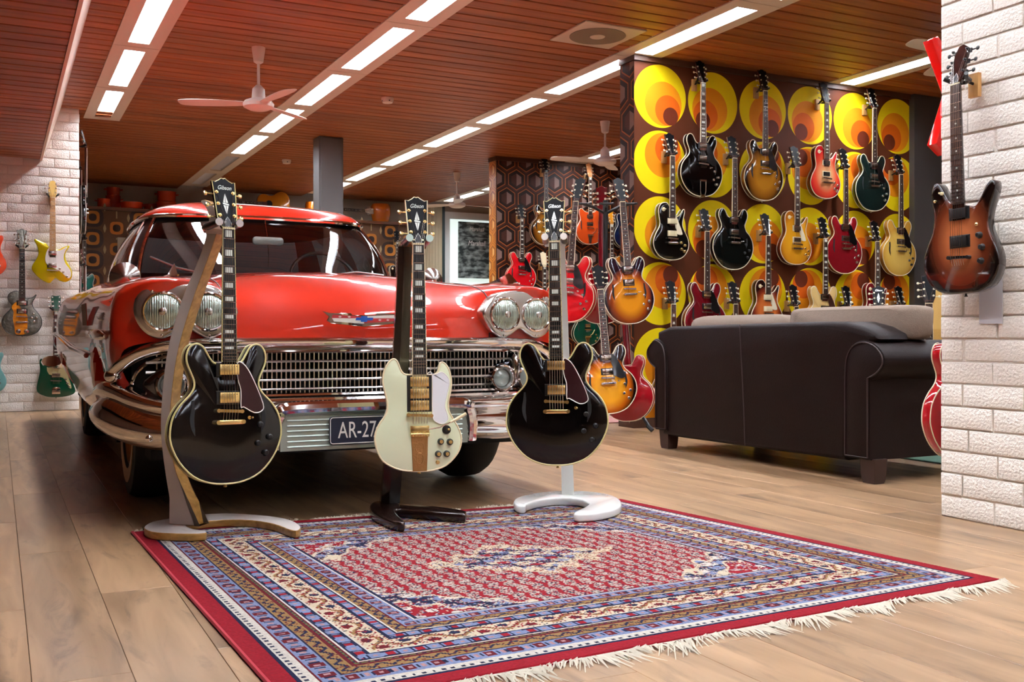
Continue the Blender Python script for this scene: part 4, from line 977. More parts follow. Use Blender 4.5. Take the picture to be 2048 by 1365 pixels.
# ------------------------------------------------------------------ rug
def rug():
    A, B, C_, D_ = Vector((.434, 3.88, 0)), Vector((2.40, 3.70, 0)), Vector((2.60, 1.99, 0)), Vector((.50, 1.90, 0))
    nx, ny = 410, 370
    Wd, Hd = 2.02, 1.86
    S, T = np.meshgrid((np.arange(nx)+.5)/nx, (np.arange(ny)+.5)/ny)      # cell centres
    x, y = S*Wd, T*Hd
    dl, dr, db, df = x, Wd-x, y, Hd-y
    d = np.minimum(np.minimum(dl, dr), np.minimum(db, df))
    along = np.where(np.minimum(dl, dr) < np.minimum(db, df), y, x)       # run along the border
    rng = np.random.default_rng(4); nz = rng.random((ny, nx))
    def cl(h): return np.array(srgb(h))
    red, navy, white, lblue, tan, cream, dred, green, pink = [cl(h) for h in ('6c0e18', '13162c', 'a09a90', '5c6680', '705734', '9f927c', '480e16', '444f2e', '846464')]
    col = np.zeros((ny, nx, 3)); col[:] = red
    def setm(m, c): col[m] = c
    def band(a, b): return (d >= a) & (d < b)
    def rep(p, ph=0.): return ((along+ph) % p)/p
    setm(band(.05, .058), navy)
    b = band(.058, .088); setm(b, white); setm(b & (rep(.022) < .4) & band(.066, .076), navy); setm(band(.088, .093), dred)
    def flowers(a, c, base, petal, core, p):
        b = band(a, c); setm(b, base); m = (a+c)/2; r = np.abs(d-m)/(c-a)*2; q = np.abs(rep(p)-.5)*2
        setm(b & (q < .42) & (r < .72), petal); setm(b & (q < .16) & (r < .3), core); setm(b & (q > .86) & (r < .4), core); setm(b & (np.abs(q-.62) < .1) & (r < .5) , navy if base is not navy else lblue)
    flowers(.093, .138, lblue, dred, pink, .062)
    setm(band(.138, .143), navy)
    def meander(a, c):
        b = band(a, c); setm(b, tan); k = np.sin(along*2*math.pi/.045); m = (a+c)/2
        setm(b & (np.abs(d-m-k*.008) < .0045), navy); setm(b & (nz > .9), dred)
    meander(.143, .178)
    setm(band(.178, .186), dred); b = band(.186, .192); setm(b, green); setm(b & (rep(.018) < .35), navy); setm(band(.192, .198), dred); setm(band(.198, .202), white)
    flowers(.202, .242, navy, lblue, pink, .07); bb = band(.212, .232) & (np.abs(rep(.07, .035)-.5) < .13); setm(bb, red); setm(band(.242, .247), white)
    b = band(.247, .313); setm(b, cream); q = rep(.125); m = .28
    wv = m+.018*np.sin(q*2*math.pi); setm(b & (np.abs(d-wv) < .005), tan); setm(b & (np.abs(d-wv-.006) < .0025), dred)
    setm(b & ((q-.25)**2*2.2+((d-.267)/.066)**2 < .035), dred); setm(b & ((q-.75)**2*2.2+((d-.293)/.066)**2 < .03), navy)
    setm(b & (nz > .87), red); setm(b & (nz < .06), navy)
    setm(band(.313, .318), navy)
    flowers(.318, .352, navy, lblue, pink, .07); bb = band(.326, .344) & (np.abs(rep(.07, .035)-.5) < .13); setm(bb, red); setm(band(.352, .356), white)
    meander(.356, .386); setm(band(.386, .391), dred)
    flowers(.391, .43, lblue, dred, pink, .055); setm(band(.43, .436), white); setm(band(.436, .441), navy)
    # field
    f = d >= .441; fx = (x-Wd/2)/(Wd/2-.441); fy = (y-Hd/2)/(Hd/2-.441)
    setm(f, red)
    wob = .05*np.sin(fx*23)*np.sin(fy*19)+.04*np.sin(fx*41+fy*13)
    # rows of small boteh shapes
    tri = np.abs((y/.036) % 2-1); hx = (x+.016*tri) % .05/.05; hy = (y+.45*(x % .05)) % .034/.034
    mot = (np.abs(hx-.44) < .35) & (np.abs(hy-.5) < .44)
    setm(f & mot & (nz < .66), cl('847970')); setm(f & mot & (nz >= .62) & (nz < .8), navy); setm(f & mot & (nz > .93), white)
    ax, ay = np.abs(fx), np.abs(fy)
    corner = f & (ax+ay+wob > 1.42); setm(corner, navy)
    setm(corner & (np.sin(fx*31)*np.sin(fy*29) > .25), lblue); setm(corner & (np.sin(fx*21+1)*np.sin(fy*23+1) > .45), white); setm(corner & (ax+ay+wob > 1.66), red)
    setm(corner & (np.abs(ax+ay+wob-1.66) < .025), cream); setm(corner & (ax+ay > 1.7) & (np.sin(fx*37)*np.sin(fy*33) > .5), white); setm(f & (np.abs(ax+ay+wob-1.42) < .02), cream)
    med = f & (ax*1.05+ay*1.25+wob*1.4 < .52); setm(med, navy)
    setm(med & (np.sin(fx*27)*np.sin(fy*31) > .1), cream); setm(med & (np.sin(fx*35+2)*np.cos(fy*33) > .5), lblue); setm(med & (np.cos(fx*22)*np.cos(fy*26+1) > .62), red)
    rim = f & (np.abs(ax*1.05+ay*1.25+wob*1.4-.52) < .07); setm(rim & (nz < .75), cream); setm(rim & (nz > .9), tan)
    busy = (corner | med) & (np.repeat(np.repeat(rng.random((ny//2, nx//2)), 2, 0), 2, 1) > .62)
    pal = np.array([navy, white, red, lblue, cream, dred]); col[busy] = pal[rng.integers(0, 6, int(busy.sum()))]*.85+col[busy]*.15
    col *= (.88+.24*rng.random((ny, nx, 1)))
    # mesh: thin slab, one face a knot group
    gs, gt = np.meshgrid(np.linspace(0, 1, nx+1), np.linspace(0, 1, ny+1))
    a, b_, c_, dd = [np.array(v) for v in (A, B, C_, D_)]
    P = ((1-gs)*(1-gt))[..., None]*a+(gs*(1-gt))[..., None]*b_+(gs*gt)[..., None]*c_+((1-gs)*gt)[..., None]*dd
    edge = np.minimum(np.minimum(gs, 1-gs)*Wd, np.minimum(gt, 1-gt)*Hd)
    P[..., 2] = np.where(edge < 1e-6, .001, .008)+.0006*rng.random(gs.shape)
    V = P.reshape(-1, 3); idx = np.arange((nx+1)*(ny+1)).reshape(ny+1, nx+1)
    Fc = np.stack([idx[:-1, :-1], idx[1:, :-1], idx[1:, 1:], idx[:-1, 1:]], -1).reshape(-1, 4)
    me = bpy.data.meshes.new('pile'); me.from_pydata(V.tolist(), [], Fc.tolist())
    at = me.attributes.new('knot', 'FLOAT_COLOR', 'FACE'); ca = np.ones((nx*ny, 4)); ca[:, :3] = col.reshape(-1, 3); at.data.foreach_set('color', ca.ravel())
    m, nt, bs = newmat('rug_wool'); an = N(nt, 'ShaderNodeAttribute', attribute_name='knot'); nt.links.new(an.outputs['Color'], bs.inputs['Base Color'])
    bs.inputs['Roughness'].default_value = .95; bs.inputs['Specular IOR Level'].default_value = .1
    me.materials.append(m)
    r = thing('oriental_rug', 'red and blue oriental rug with banded border and cream fringe on the wood floor', 'rug')
    link('pile', me, r)
    fr = MB(); rn = random.Random(9)
    for (p, q, out, dens, ln) in ((D_, C_, (0, -1), 560, .055), (A, B, (0, 1), 420, .04)):
        for k in range(dens):
            if out[1] > 0 and (k//14) % 5 == 4: continue
            t = (k+rn.random())/dens; b0 = p.lerp(q, t); l = ln*rn.uniform(.5, 1.3)*(1+.5*math.sin(k*.11)); sx = rn.uniform(-.6, .6)+.5*math.sin(k*.07); w = .0022
            e = b0+Vector((sx*l, out[1]*l, 0)); m2 = (b0+e)/2
            fr.add([(b0.x-w, b0.y, .006), (b0.x+w, b0.y, .006), (m2.x+w, m2.y, .009+rn.random()*.006), (m2.x-w, m2.y, .009), (e.x+w*.5, e.y, .002), (e.x-w*.5, e.y, .002)], [(0, 1, 2, 3), (3, 2, 4, 5)])
    fo = fr.build('fringe', plain('fringe_cotton', 'b8b09e', .9), r); fo['kind'] = 'stuff'
    fr = MB(); fr.tube([A+Vector((0, 0, .005)), D_+Vector((0, 0, .005))], .006, 6); fr.build('selvedge', plain('selvedge_red', '93202a', .95), r)
rug()
# small rug showing beyond the car and green rug in front of the sofa
p = at_z(1215, 845, 0)
o = MB().prism([(-1.2, -.5), (.5, -.5), (.5, 1.2), (-1.2, 1.2)], .0, .008, .003, 1).build('rug', plain('worn_red_rug', '9a6a62', .95, var=.5, vscale=30)); o.location = (4.2, 7.42, .001)
tag(o, 'small faded red rug beside the end of the circle wall', 'rug')
o = MB().prism([(-.1, -.9), (2.2, -.9), (2.2, 1.4), (-.1, 1.4)], .0, .008, .003, 1).build('rug', plain('green_rug', '2f4a3c', .95, var=.4, vscale=25)); o.location = (4.74, 4.0, .001)
tag(o, 'dark green rug under the leather sofa', 'rug')

# ------------------------------------------------------------------ front guitars and their stands
BLK = BLACKG
def axes(o):
    M = o.matrix_world; s = (M.to_3x3() @ Vector((1, 0, 0))); n = -(M.to_3x3() @ Vector((0, 1, 0))); s.z = 0; n.z = 0
    return s.normalized(), n.normalized()
GUARD_T = plain('tortoise_guard', '2a1013', .25, 0, .6)
g1 = guitar('semi_hollow_guitar', 'es', 'black semi-hollow electric guitar with gold hardware on the curved white plywood stand', top=BLK, side=plain('black_rim', '120807', .15, 0, 1), neck=plain('dark_neck', '1d0d0a', .2, 0, 1), board=EBONY, hw=GOLD, binding=plain('aged_binding', 'cfc487', .4), guard=GUARD_T, knob=BLACKP, lod=0, logo='diamond')
place(g1, at_d(450.5, 968, 3.5), face(455, R(23)), R(-3), R(.9))
g2 = guitar('solid_body_guitar', 'sg', 'white double-horned solid-body electric guitar with three gold pickups on the dark wooden stand', top=plain('antique_white', 'e4ecc8', .2, 0, 1), side=plain('antique_white_rim', 'd6cf9c', .2, 0, 1), neck=plain('white_neck', 'd8d2a8', .25, 0, .8), board=EBONY, hw=GOLD, binding=CREAM, guard=plain('white_guard', 'e4e6ea', .3), knob=plain('knob_black', '17181a', .25), pick='three', tail='vibrola', lod=0, logo='diamond', sb=False)
place(g2, at_d(838, 942, 3.72), face(838, R(10)), R(-3), R(.1))
g3 = guitar('semi_hollow_guitar', 'es', 'black semi-hollow electric guitar with gold hardware on the round white stand', top=BLK, side=MATS['black_rim'], neck=MATS['dark_neck'], board=EBONY, hw=GOLD, binding=MATS['aged_binding'], guard=GUARD_T, knob=BLACKP, lod=0, logo='diamond')
place(g3, at_d(1115.5, 931, 4.0), face(1112, R(-2)), R(-3), R(-.9))
for k, px in enumerate([]): pass
def pegs(stand, g, cap, nut, back):
    """two padded pegs either side of the headstock throat on a cross block behind the neck"""
    M = g.matrix_world; inv = Matrix.Identity(4)
    for s in (-1, 1):
        a = M @ Vector((s*.037, .07, nut+.016)); b = M @ Vector((s*.037, -.045, nut+.02)); c = M @ Vector((s*.037, -.052, nut+.0203)); e = M @ Vector((s*.037, .055, nut+.0165))
        pg = MB().cyl(e, b, .0135, n=14).build('peg', BLACKP, stand); MB().cyl(b, c, .0138, n=14).build('peg_cap', cap, pg)
        MB().cyl(a, e, .015, n=14).build('peg_collar', SATIN, pg)
    MB().tube([M @ Vector((-.042, .066, nut+.012)), M @ Vector((.042, .066, nut+.012))], .017, 10).build('cross_block', back, stand)
def slab_px(pts, z0, z1, bev): return [tuple(at_z(u, v, z1).xy) for u, v in pts]
PLY = wood('plywood_edge', '8a6228', 'b98d4a', 0, 4, 12, .4, .5, rnd=.05)
LAM = plain('white_laminate', 'c9c0ba', .3, 0, .4)
# left: S-shaped sheet on a horseshoe base
st1 = thing('guitar_stand', 'curved white laminate guitar stand with plywood edges and horseshoe base on the rug', 'guitar stand')
s1, n1 = axes(g1)
RT = Matrix.Rotation(R(35), 3, 'Z'); s1 = RT @ s1; n1 = RT @ n1
G0 = g1.matrix_world @ Vector((-.01, .13, GEO['es']['nut']))
def sheet_pt(x, y, off):
    u, v = 280+x/1.797, 340+y/1.797; r = ray(u, v); q = G0+s1*off; t = (q-CAMP).dot(s1)/r.dot(s1); P = CAMP+r*t
    return ((P-q).dot(n1), P.z)
LE = [(218,114),(238,138),(247,175),(240,225),(222,290),(190,370),(160,440),(130,530),(105,620),(88,720),(78,830),(74,920),(80,1010),(92,1100),(105,1180),(114,1247)]
RE = [(216,1247),(180,1200),(150,1140),(125,1070),(112,990),(108,900),(113,820),(122,740),(135,660),(155,580),(180,500),(205,425),(235,345),(262,270),(277,215),(276,165),(258,124),(234,108)]
th = .056
off0 = -.03
outl = [sheet_pt(x, y, off0) for x, y in LE+RE]
SM = Matrix.Identity(4)
for i in range(3): SM[i][0] = n1[i]; SM[i][1] = (0, 0, 1)[i]; SM[i][2] = s1[i]; SM[i][3] = (G0+s1*off0)[i]
SM[2][3] = 0
outl = [(d, z) for d, z in outl]
outl = spline(outl, 3)
zmin = .036
outl = [(d, zmin if z < .1 else z) for d, z in outl]
me = MB().prism(outl, 0, th, .0015, 1, M=SM)
o = me.build('post', [LAM, PLY], st1, 30)
nrm = s1
for p_ in o.data.polygons:
    p_.material_index = 0 if abs(p_.normal.dot(nrm)) > .9 else 1
base1 = [(288,1056),(296,1048),(313,1042),(350,1036),(408,1029),(464,1027),(541,1033),(582,1041),(601,1053),(596,1061),(580,1060),(547,1048),(503,1041),(447,1040),(391,1045),(372,1051),(386,1058),(409,1062),(411,1066),(380,1068),(340,1067),(303,1064)]
def base_part(stand, pts, h, mats, z0=.009, bev=.006):
    P = spline([tuple(at_z(u, v, z0+h).xy) for u, v in pts], 3)
    o = MB().prism(P, z0, z0+h, bev, 3).build('base', mats, stand, 40)
    for p_ in o.data.polygons: p_.material_index = 0 if (len(mats) == 1 or p_.normal.z > .8) else 1
    return o
bs = base_part(st1, base1, .027, [LAM, PLY], bev=.004)
text_mesh('custom stand', .012, plain('logo_grey', '6a6460', .5), .0003, .3, Matrix.Translation(at_z(437, 1033, .0372)) @ Matrix.Rotation(-YAW*.2, 4, 'Z'), parent=bs, name='maker_mark') if False else None
pegs(st1, g1, SATIN, GEO['es']['nut'], plain('pink_wood', 'a98470', .4))
# middle: dark wood stand
DKW = wood('walnut_dark', '120806', '241009', 2, 8, 8, .25, .7, rnd=.05); LTW = wood('walnut_light', '5a2a12', '8a4a22', 2, 8, 8, .25, .7, rnd=.05)
st2 = thing('guitar_stand', 'dark brown wooden guitar stand with splayed two-legged foot on the rug', 'guitar stand')
base2 = [(739,1012),(746,1004),(769,1001),(795,1003),(800,1008),(840,1010),(890,1015),(929,1021),(932,1026),(925,1028),(880,1025),(835,1021),(800,1018),(790,1020),(797,1030),(809,1041),(806,1045),(785,1042),(758,1031),(744,1022)]
P = spline([tuple(at_z(u, v, .045).xy) for u, v in base2], 3)
o = MB().prism(P, .009, .045, .009, 3).build('base', [DKW, LTW], st2, 40)
s2, n2 = axes(g2)
foot = at_z(779, 1006, .045); topp = g2.matrix_world @ Vector((-.035, .075, GEO['sg']['nut']+.005))
pm_ = MB(); rs = []
for k in range(9):
    f = k/8; c = foot.lerp(topp, f)+n2*(.06*math.sin(math.pi*f)); w = .036-.012*f; dp = .030-.008*f
    rs.append([c-s2*w-n2*dp, c+s2*w-n2*dp, c+s2*w+n2*dp, c-s2*(w*.2)+n2*dp, c-s2*w+n2*dp*.2])
pm_.rings(rs); o = pm_.build('post', [DKW, LTW], st2, 30)
for p_ in o.data.polygons:
    f = min(1, max(0, (p_.center.z-foot.z)/(topp.z-foot.z))); c = foot.lerp(topp, f)+n2*(.06*math.sin(math.pi*f)); nn = p_.normal if p_.normal.dot(p_.center-c) > 0 else -p_.normal
    p_.material_index = 1 if nn.dot(-s2) > .75 else 0
pegs(st2, g2, plain('mint_cap', 'b5ccc2', .4), GEO['sg']['nut'], LTW)
# right: white stand with open ring base
WHT = plain('white_lacquer', 'e3e6e2', .2, 0, .8)
st3 = thing('guitar_stand', 'glossy white guitar stand with open ring base at the edge of the rug', 'guitar stand')
base3 = [(1027,1003),(1037,994),(1080,985),(1130,982),(1189,984),(1228,992),(1243,1003),(1238,1014),(1204,1024),(1157,1028),(1148,1024),(1165,1016),(1177,1006),(1154,997),(1110,996),(1075,1001),(1055,1007),(1050,1011),(1034,1010)]
base_part(st3, base3, .034, [WHT], bev=.009)
s3, n3 = axes(g3)
foot = at_z(1136, 990, .04); topp = g3.matrix_world @ Vector((.02, .075, GEO['es']['nut']+.005)); pm_ = MB(); rs = []
for k in range(11):
    f = k/10; c = foot.lerp(topp, f)-n3*(.06*math.sin(math.pi*f)); w = .026-.007*f; dp = .02
    rs.append([c-s3*w-n3*dp, c+s3*w-n3*dp, c+s3*w+n3*dp, c-s3*w+n3*dp])
pm_.rings(rs).build('post', WHT, st3, 30)
pegs(st3, g3, WHITEP, GEO['es']['nut'], WHT)

# ------------------------------------------------------------------ guitars on the walls
def L_(c): return plain('lacquer_'+c, c, .16, 0, 1)
BURST_T = burst('tobacco_burst', 'a8701e', '7a4a14', '1c0d06'); BURST_C = burst('cherry_burst', 'd8a070', 'c8452c', 'a8161c', .19, .17, .22, .3, .95)
BURST_V = burst('vintage_burst', 'e09a20', 'b85a10', '140806', .19, .2, .24, .45, .9); BURST_3 = burst('three_tone_burst', 'd88a1c', '8a3a10', '1a0a18', .19, .2, .24, .4, .92)
BURST_D = burst('dark_burst', 'a05a34', '5a2614', '0c0504', .2, .17, .22, .25, .9)
GUARD_B = plain('black_guard', '0c0c0e', .25, 0, .5); GUARD_C = plain('cream_guard', 'e6dcc0', .4)
BIND = plain('wall_binding', 'e2d6b6', .4)
WH = 'wooden block guitar hanger with black yoke on the brown circle wall'
NICK_T = plain('tuner_cream', 'd9d2b4', .35)
def wall_guitar(kind, px, mode, wall_y, label, roll=0., name=None, hl=WH, hg='hangers on the circle wall', grp=None, **kw):
    nm = name or {'es': 'semi_hollow_guitar', 'lp': 'single_cut_guitar', 'gretsch': 'hollow_body_guitar'}.get(kind, 'electric_guitar')
    g = guitar(nm, kind, label, group=grp, **kw); yy = wall_y-.085
    P_ = at_y(px[0], px[1], yy)
    if mode == 'nut': P_.z -= GEO[kind]['nut']
    hang(g, kind, P_, 0., hl, hg, roll); return g
YC = Y_CIRC
E = dict(binding=BIND, tuner=NICK_T)
wall_guitar('es', (1400, 394), 'bot', YC, 'black semi-hollow guitar with long chrome trapeze tailpiece in the top row of the circle wall', top=BLK, guard=GUARD_B, tail='trapeze', **E)
wall_guitar('es', (1524, 402), 'bot', YC, 'tobacco sunburst semi-hollow guitar with black pickguard in the top row of the circle wall', top=BURST_T, side=L_('6a3a16'), guard=GUARD_B, inlay='dot', **E)
wall_guitar('lp', (1647, 398), 'bot', YC, 'cherry sunburst single-cut guitar hanging in the top row of the circle wall', top=BURST_C, side=L_('5a1410'), pick='open', inlay='trap', **E)
wall_guitar('es', (1742, 423), 'bot', YC, 'dark green-black semi-hollow guitar in the top row beside the grey panel end', top=L_('0c1a18'), guard=GUARD_B, inlay='dot', **E)
wall_guitar('lp', (1339, 521), 'bot', YC, 'worn black single-cut guitar with cream pickguard and cream pickups', top=L_('0a0908'), guard=GUARD_C, pick='p90', inlay='trap', knob=GOLD, **E)
wall_guitar('es', (1463, 540), 'bot', YC, 'black semi-hollow guitar with black knobs and stop tailpiece in the second row', top=L_('070b0a'), guard=GUARD_B, inlay='dot', knob=BLACKP, **E)
wall_guitar('lp', (1588, 530), 'bot', YC, 'golden yellow single-cut guitar with cream pickguard on the circle wall', top=burst('gold_top', 'd8981e', 'c8861c', '9a5a14', .19, .18, .24), side=L_('5a2414'), guard=GUARD_C, inlay='trap', pick='cream', knob=GOLD, **E)
wall_guitar('es', (1685, 548), 'bot', YC, 'wine red semi-hollow guitar with f-holes in the second row of the circle wall', top=L_('6e0f16'), side=L_('8a2a1c'), guard=GUARD_B, inlay='dot', **E)
wall_guitar('es', (1795, 552), 'bot', YC, 'natural blond semi-hollow guitar with black pickguard and dark knobs', top=burst('blond', 'd8b45a', 'cfa84e', 'b98a36', .19, .2, .24), side=L_('c08a3c'), guard=GUARD_B, inlay='dot', knob=BLACKP, **E)
wall_guitar('es', (1408, 464), 'nut', YC, 'dark cherry semi-hollow guitar half hidden by the left end of the sofa cushions', top=L_('5a0c14'), guard=GUARD_B, inlay='dot', **E)
wall_guitar('lp', (1530, 472), 'nut', YC, 'dark brown sunburst single-cut guitar with white pickguard showing above the sofa', top=burst('brown_burst', 'b8622c', '6a2414', '200a08', .19, .17, .22), side=L_('3a120c'), guard=GUARD_C, pick='p90', inlay='trap', **E)
wall_guitar('es', (1644, 478), 'nut', YC, 'pale natural semi-hollow guitar showing its two horns above the sofa', top=L_('d8b878'), side=L_('c8a05c'), guard=plain('brown_guard', '3a1c14', .3), holes=False, **E)
wall_guitar('lp', (1748, 484), 'nut', YC, 'dark red single-cut guitar with cream binding showing above the sofa end', top=L_('5a0f14'), pick='cream', inlay='trap', **E)
for px, c, d in (((1341, 609), '4a0c10', 'cream-tunered headstock rises at the left end of the sofa cushions'), ((1465, 609), '101010', 'black headstock shows between the dark cherry and brown burst guitars'),
                 ((1586, 614), 'b8802a', 'bound black headstock shows left of the pale natural guitar'), ((1692, 615), '182040', 'blue-black headstock shows left of the dark red single-cut'), ((1797, 614), '20302a', 'small dark headstock shows at the grey end of the circle wall')):
    wall_guitar('lp', px, 'nut', YC, 'guitar whose '+d, top=L_(c), inlay='trap', **E)
# guitar on a low stand behind the sofa end and one by the grey panel
def floor_guitar(kind, px, d, label, th=0., tilt=-8., roll=0., mode='nut', name='electric_guitar', back=False, **kw):
    g = guitar(name, kind, label, **kw); P_ = at_d(px[0], px[1], d)
    rz = face(px[0], R(th))+(math.pi if back else 0)
    place(g, P_, rz, R(tilt), R(roll))
    if mode == 'nut':
        q = g.matrix_world @ Vector((0, 0, GEO[kind]['nut'])); place(g, P_+(P_-q), rz, R(tilt), R(roll))
    return g
def low_stand(g, label, grp='low tubular guitar stands'):
    t = thing('guitar_stand', label, 'guitar stand', grp); s_, n_ = axes(g); b = g.matrix_world @ Vector((0, 0, 0)); c = Vector((b.x, b.y, 0))
    mb = MB()
    for s in (-1, 1):
        mb.tube([c+s_*s*.05-n_*.12+Vector((0, 0, .5)), c+s_*s*.09-n_*.02+Vector((0, 0, b.z+.02)), c+s_*s*.17+n_*.12+Vector((0, 0, .021))], .01, 8)
        mb.tube([c+s_*s*.09-n_*.02+Vector((0, 0, b.z+.0)), c+s_*s*.1+n_*.09+Vector((0, 0, b.z-.012)), c+s_*s*.1+n_*.1+Vector((0, 0, b.z+.03))], .009, 8)
    mb.tube([c-n_*.12+Vector((0, 0, .5)), c-n_*.34+Vector((0, 0, .021))], .01, 8)
    mb.build('frame', BLACKP, t); return t
ga = floor_guitar('lp', (1757, 622), 7.3, 'guitar with white-inlaid black headstock standing between the sofa and the circle wall', top=L_('3a1810'), logo='diamond', lod=1, **E)
ga.location.z = max(ga.location.z, .05)
low_stand(ga, 'black tubular guitar stand hidden behind the leather sofa')
gb = floor_guitar('lp', (1858, 608), 6.2, 'guitar with rosewood neck and cream tuners standing in front of the tan amplifier', tilt=-2., top=L_('2a120c'), inlay='trap', **E)
low_stand(gb, 'black tubular guitar stand in front of the tan amplifier')
# tan amplifier cabinet with its lettering
am = thing('guitar_amplifier', 'tan guitar amplifier cabinet behind the sofa arm beside the white brick pier', 'amplifier', loc=(5.86, 4.65, .0095), rz=R(-51))
MB().prism([(-.33, 0), (.33, 0), (.33, 1.0), (-.33, 1.0)], 0, .26, .015, 3, M=XZ).build('cabinet', plain('tan_tolex', 'c29a52', .7, bump=.2, bscale=200), am)
MB().prism([(-.29, .08), (.29, .08), (.29, .74), (-.29, .74)], .26, .266, M=XZ).build('grille_cloth', plain('gold_cloth', 'b98d45', .8, bump=.3, bscale=150), am)
MB().tube([(-.08, -.13, 1.0), (-.06, -.13, 1.03), (.06, -.13, 1.03), (.08, -.13, 1.0)], .01, 6).build('handle', BLACKP, am)

# left brick wall
YB = Y_BRICK-.012
HL = 'black guitar hanger on the white brick wall'; HG = 'hangers on the white brick wall'
wall_guitar('yellow', (105, 566), 'bot', YB, 'metallic yellow electric guitar with pointed horns and white pickguard on the brick wall', hl=HL, hg=HG, top=plain('metallic_yellow', 'd9c60c', .25, .5, 1), neck=MAPLE, board=MAPLE, guard=WHITEP, head='round', head_mat=plain('head_gold', 'c8a04a', .4), inlay='dot', tail=None)
z_ = wall_guitar('zem', (44, 672), 'bot', YB, 'single-cut guitar with engraved metal top plates over orange wood on the brick wall', hl=HL, hg=HG, top=plain('engraved_metal', '77776c', .32, .85, .3, bump=.5, bscale=45, var=.5, vscale=40), side=L_('1a1410'), head_mat=plain('engraved_metal', '77776c'), inlay='dot', binding=plain('dark_binding', '1a1512', .4), board=EBONY)
op = MB().prism(spline([(-.06, .30), (-.03, .31), (-.015, .26), (.04, .19), (.045, .10), (.03, .02), (-.05, .015), (-.062, .08), (-.075, .15), (-.07, .22), (-.085, .26)], 3), .0292, .0302, M=XZ).build('wood_panel', wood('orange_flame', 'a85a10', 'd8861c', 0, 6, 6, .2, 1.), z_)
for kx, kz in ((-.03, .04), (.035, .04)): link('round_plate', cached(('rp',), lambda: MB().lathe([(.022, 0), (.02, .004), (.006, .006)], 16, d=(0, -1, 0)).mesh('round_plate', NICKEL)), z_, Matrix.Translation((kx, -.03, kz)))
gr = wall_guitar('green', (112, 795), 'bot', YB, 'dark green offset solid-body guitar with gold pickguard low on the brick wall', hl=HL, hg=HG, top=L_('0a3a26'), guard=plain('champagne_guard', 'b8a878', .35, .4), head='flat', head_mat=L_('0a3a26'), inlay='block', tail=None)
MB().prism(rrect(.07, .06, .018) if False else [(-.036, .03), (.036, .03), (.036, .085), (.02, .095), (-.02, .095), (-.036, .085)], .0205, .028, .004, 2, M=XZ).build('tailpiece_cover', CHROME, gr)
wall_guitar('tele', (-27, 552), 'bot', YB, 'orange-red electric guitar at the cut-off left end of the brick wall', hl=HL, hg=HG, top=L_('d8441c'), guard=CREAM, neck=MAPLE, board=MAPLE, head='round', inlay='dot', tail=None)
wall_guitar('tele', (-27, 787), 'bot', YB, 'pale turquoise electric guitar low at the cut-off left end of the brick wall', hl=HL, hg=HG, top=L_('6fa3a0'), neck=MAPLE, board=ROSEWOOD, head='round', inlay='dot', tail='bigsby')
# guitars seen edge-on on the side wall behind the brick wall
for i, (yy, zz, kind, c, lab) in enumerate(((11.25, 1.74, 'es', '0a0a0b', 'black bound semi-hollow guitar seen edge-on high on the side wall'), (11.95, 1.70, 'lp', '14100e', 'dark single-cut guitar seen edge-on behind the black bound one'),
        (11.35, .62, 'lp', '9a4a4a', 'pinkish red guitar seen edge-on low on the side wall'), (12.1, .60, 'es', '5a1014', 'dark red semi-hollow guitar seen edge-on behind the pinkish one'), (13.1, 1.0, 'gretsch', '1f5a50', 'sparkling teal guitar with white edge seen past the other side-wall guitars'))):
    g = guitar({'es': 'semi_hollow_guitar', 'lp': 'single_cut_guitar'}.get(kind, 'hollow_body_guitar'), kind, lab, top=L_(c), binding=WHITEP, inlay='trap')
    hang(g, kind, Vector((X_BRICK1+.085+(.12 if i == 4 else 0), yy, zz)), R(90) if i < 4 else R(35), 'black-yoked guitar hanger on the side wall behind the brick wall', 'hangers on the side wall')
# hexagon wall
HH = 'wooden block guitar hanger on the hexagon-patterned wall'; HHG = 'hangers on the hexagon wall'; YH = Y_HEX
wall_guitar('es', (1041, 439), 'nut', YH, 'bright red semi-hollow guitar with black pickguard on the hexagon wall', hl=HH, hg=HHG, top=L_('c4141c'), guard=GUARD_B, **E)
wall_guitar('es', (1089, 346), 'nut', YH, 'amber sunburst semi-hollow guitar high on the hexagon wall', hl=HH, hg=HHG, top=BURST_T, side=L_('8a4a16'), inlay='dot', **E)
wall_guitar('gretsch', (1177, 356), 'nut', YH, 'orange-stained hollow-body guitar with chrome vibrato on the hexagon wall', hl=HH, hg=HHG, top=L_('a83a12'), tail='bigsby', head_mat=plain('pearl_orange', 'd8905a', .3), **E)
wall_guitar('gretsch', (1220, 450), 'nut', YH, 'guitar with amber flamed headstock behind the red guitars on the rack', hl=HH, hg=HHG, top=L_('a8641c'), head_mat=plain('amber_flame', 'd8901c', .25, 0, 1), **E)
wall_guitar('gretsch', (1252, 498), 'bot', YH, 'midnight blue hollow-body guitar beside the end of the circle wall', hl=HH, hg=HHG, top=L_('0c1836'), tail='bigsby', **E)
wall_guitar('es', (1086, 534), 'nut', YH, 'guitar with cream headstock low on the hexagon wall behind the car fender', hl=HH, hg=HHG, top=L_('c8b078'), head_mat=CREAM, **E)
wall_guitar('gretsch', (1172, 692), 'bot', YH, 'dark green hollow-body guitar with gold vibrato low on the hexagon wall', hl=HH, hg=HHG, top=L_('0a3a28'), hw=GOLD, tail='bigsby', binding=BIND)
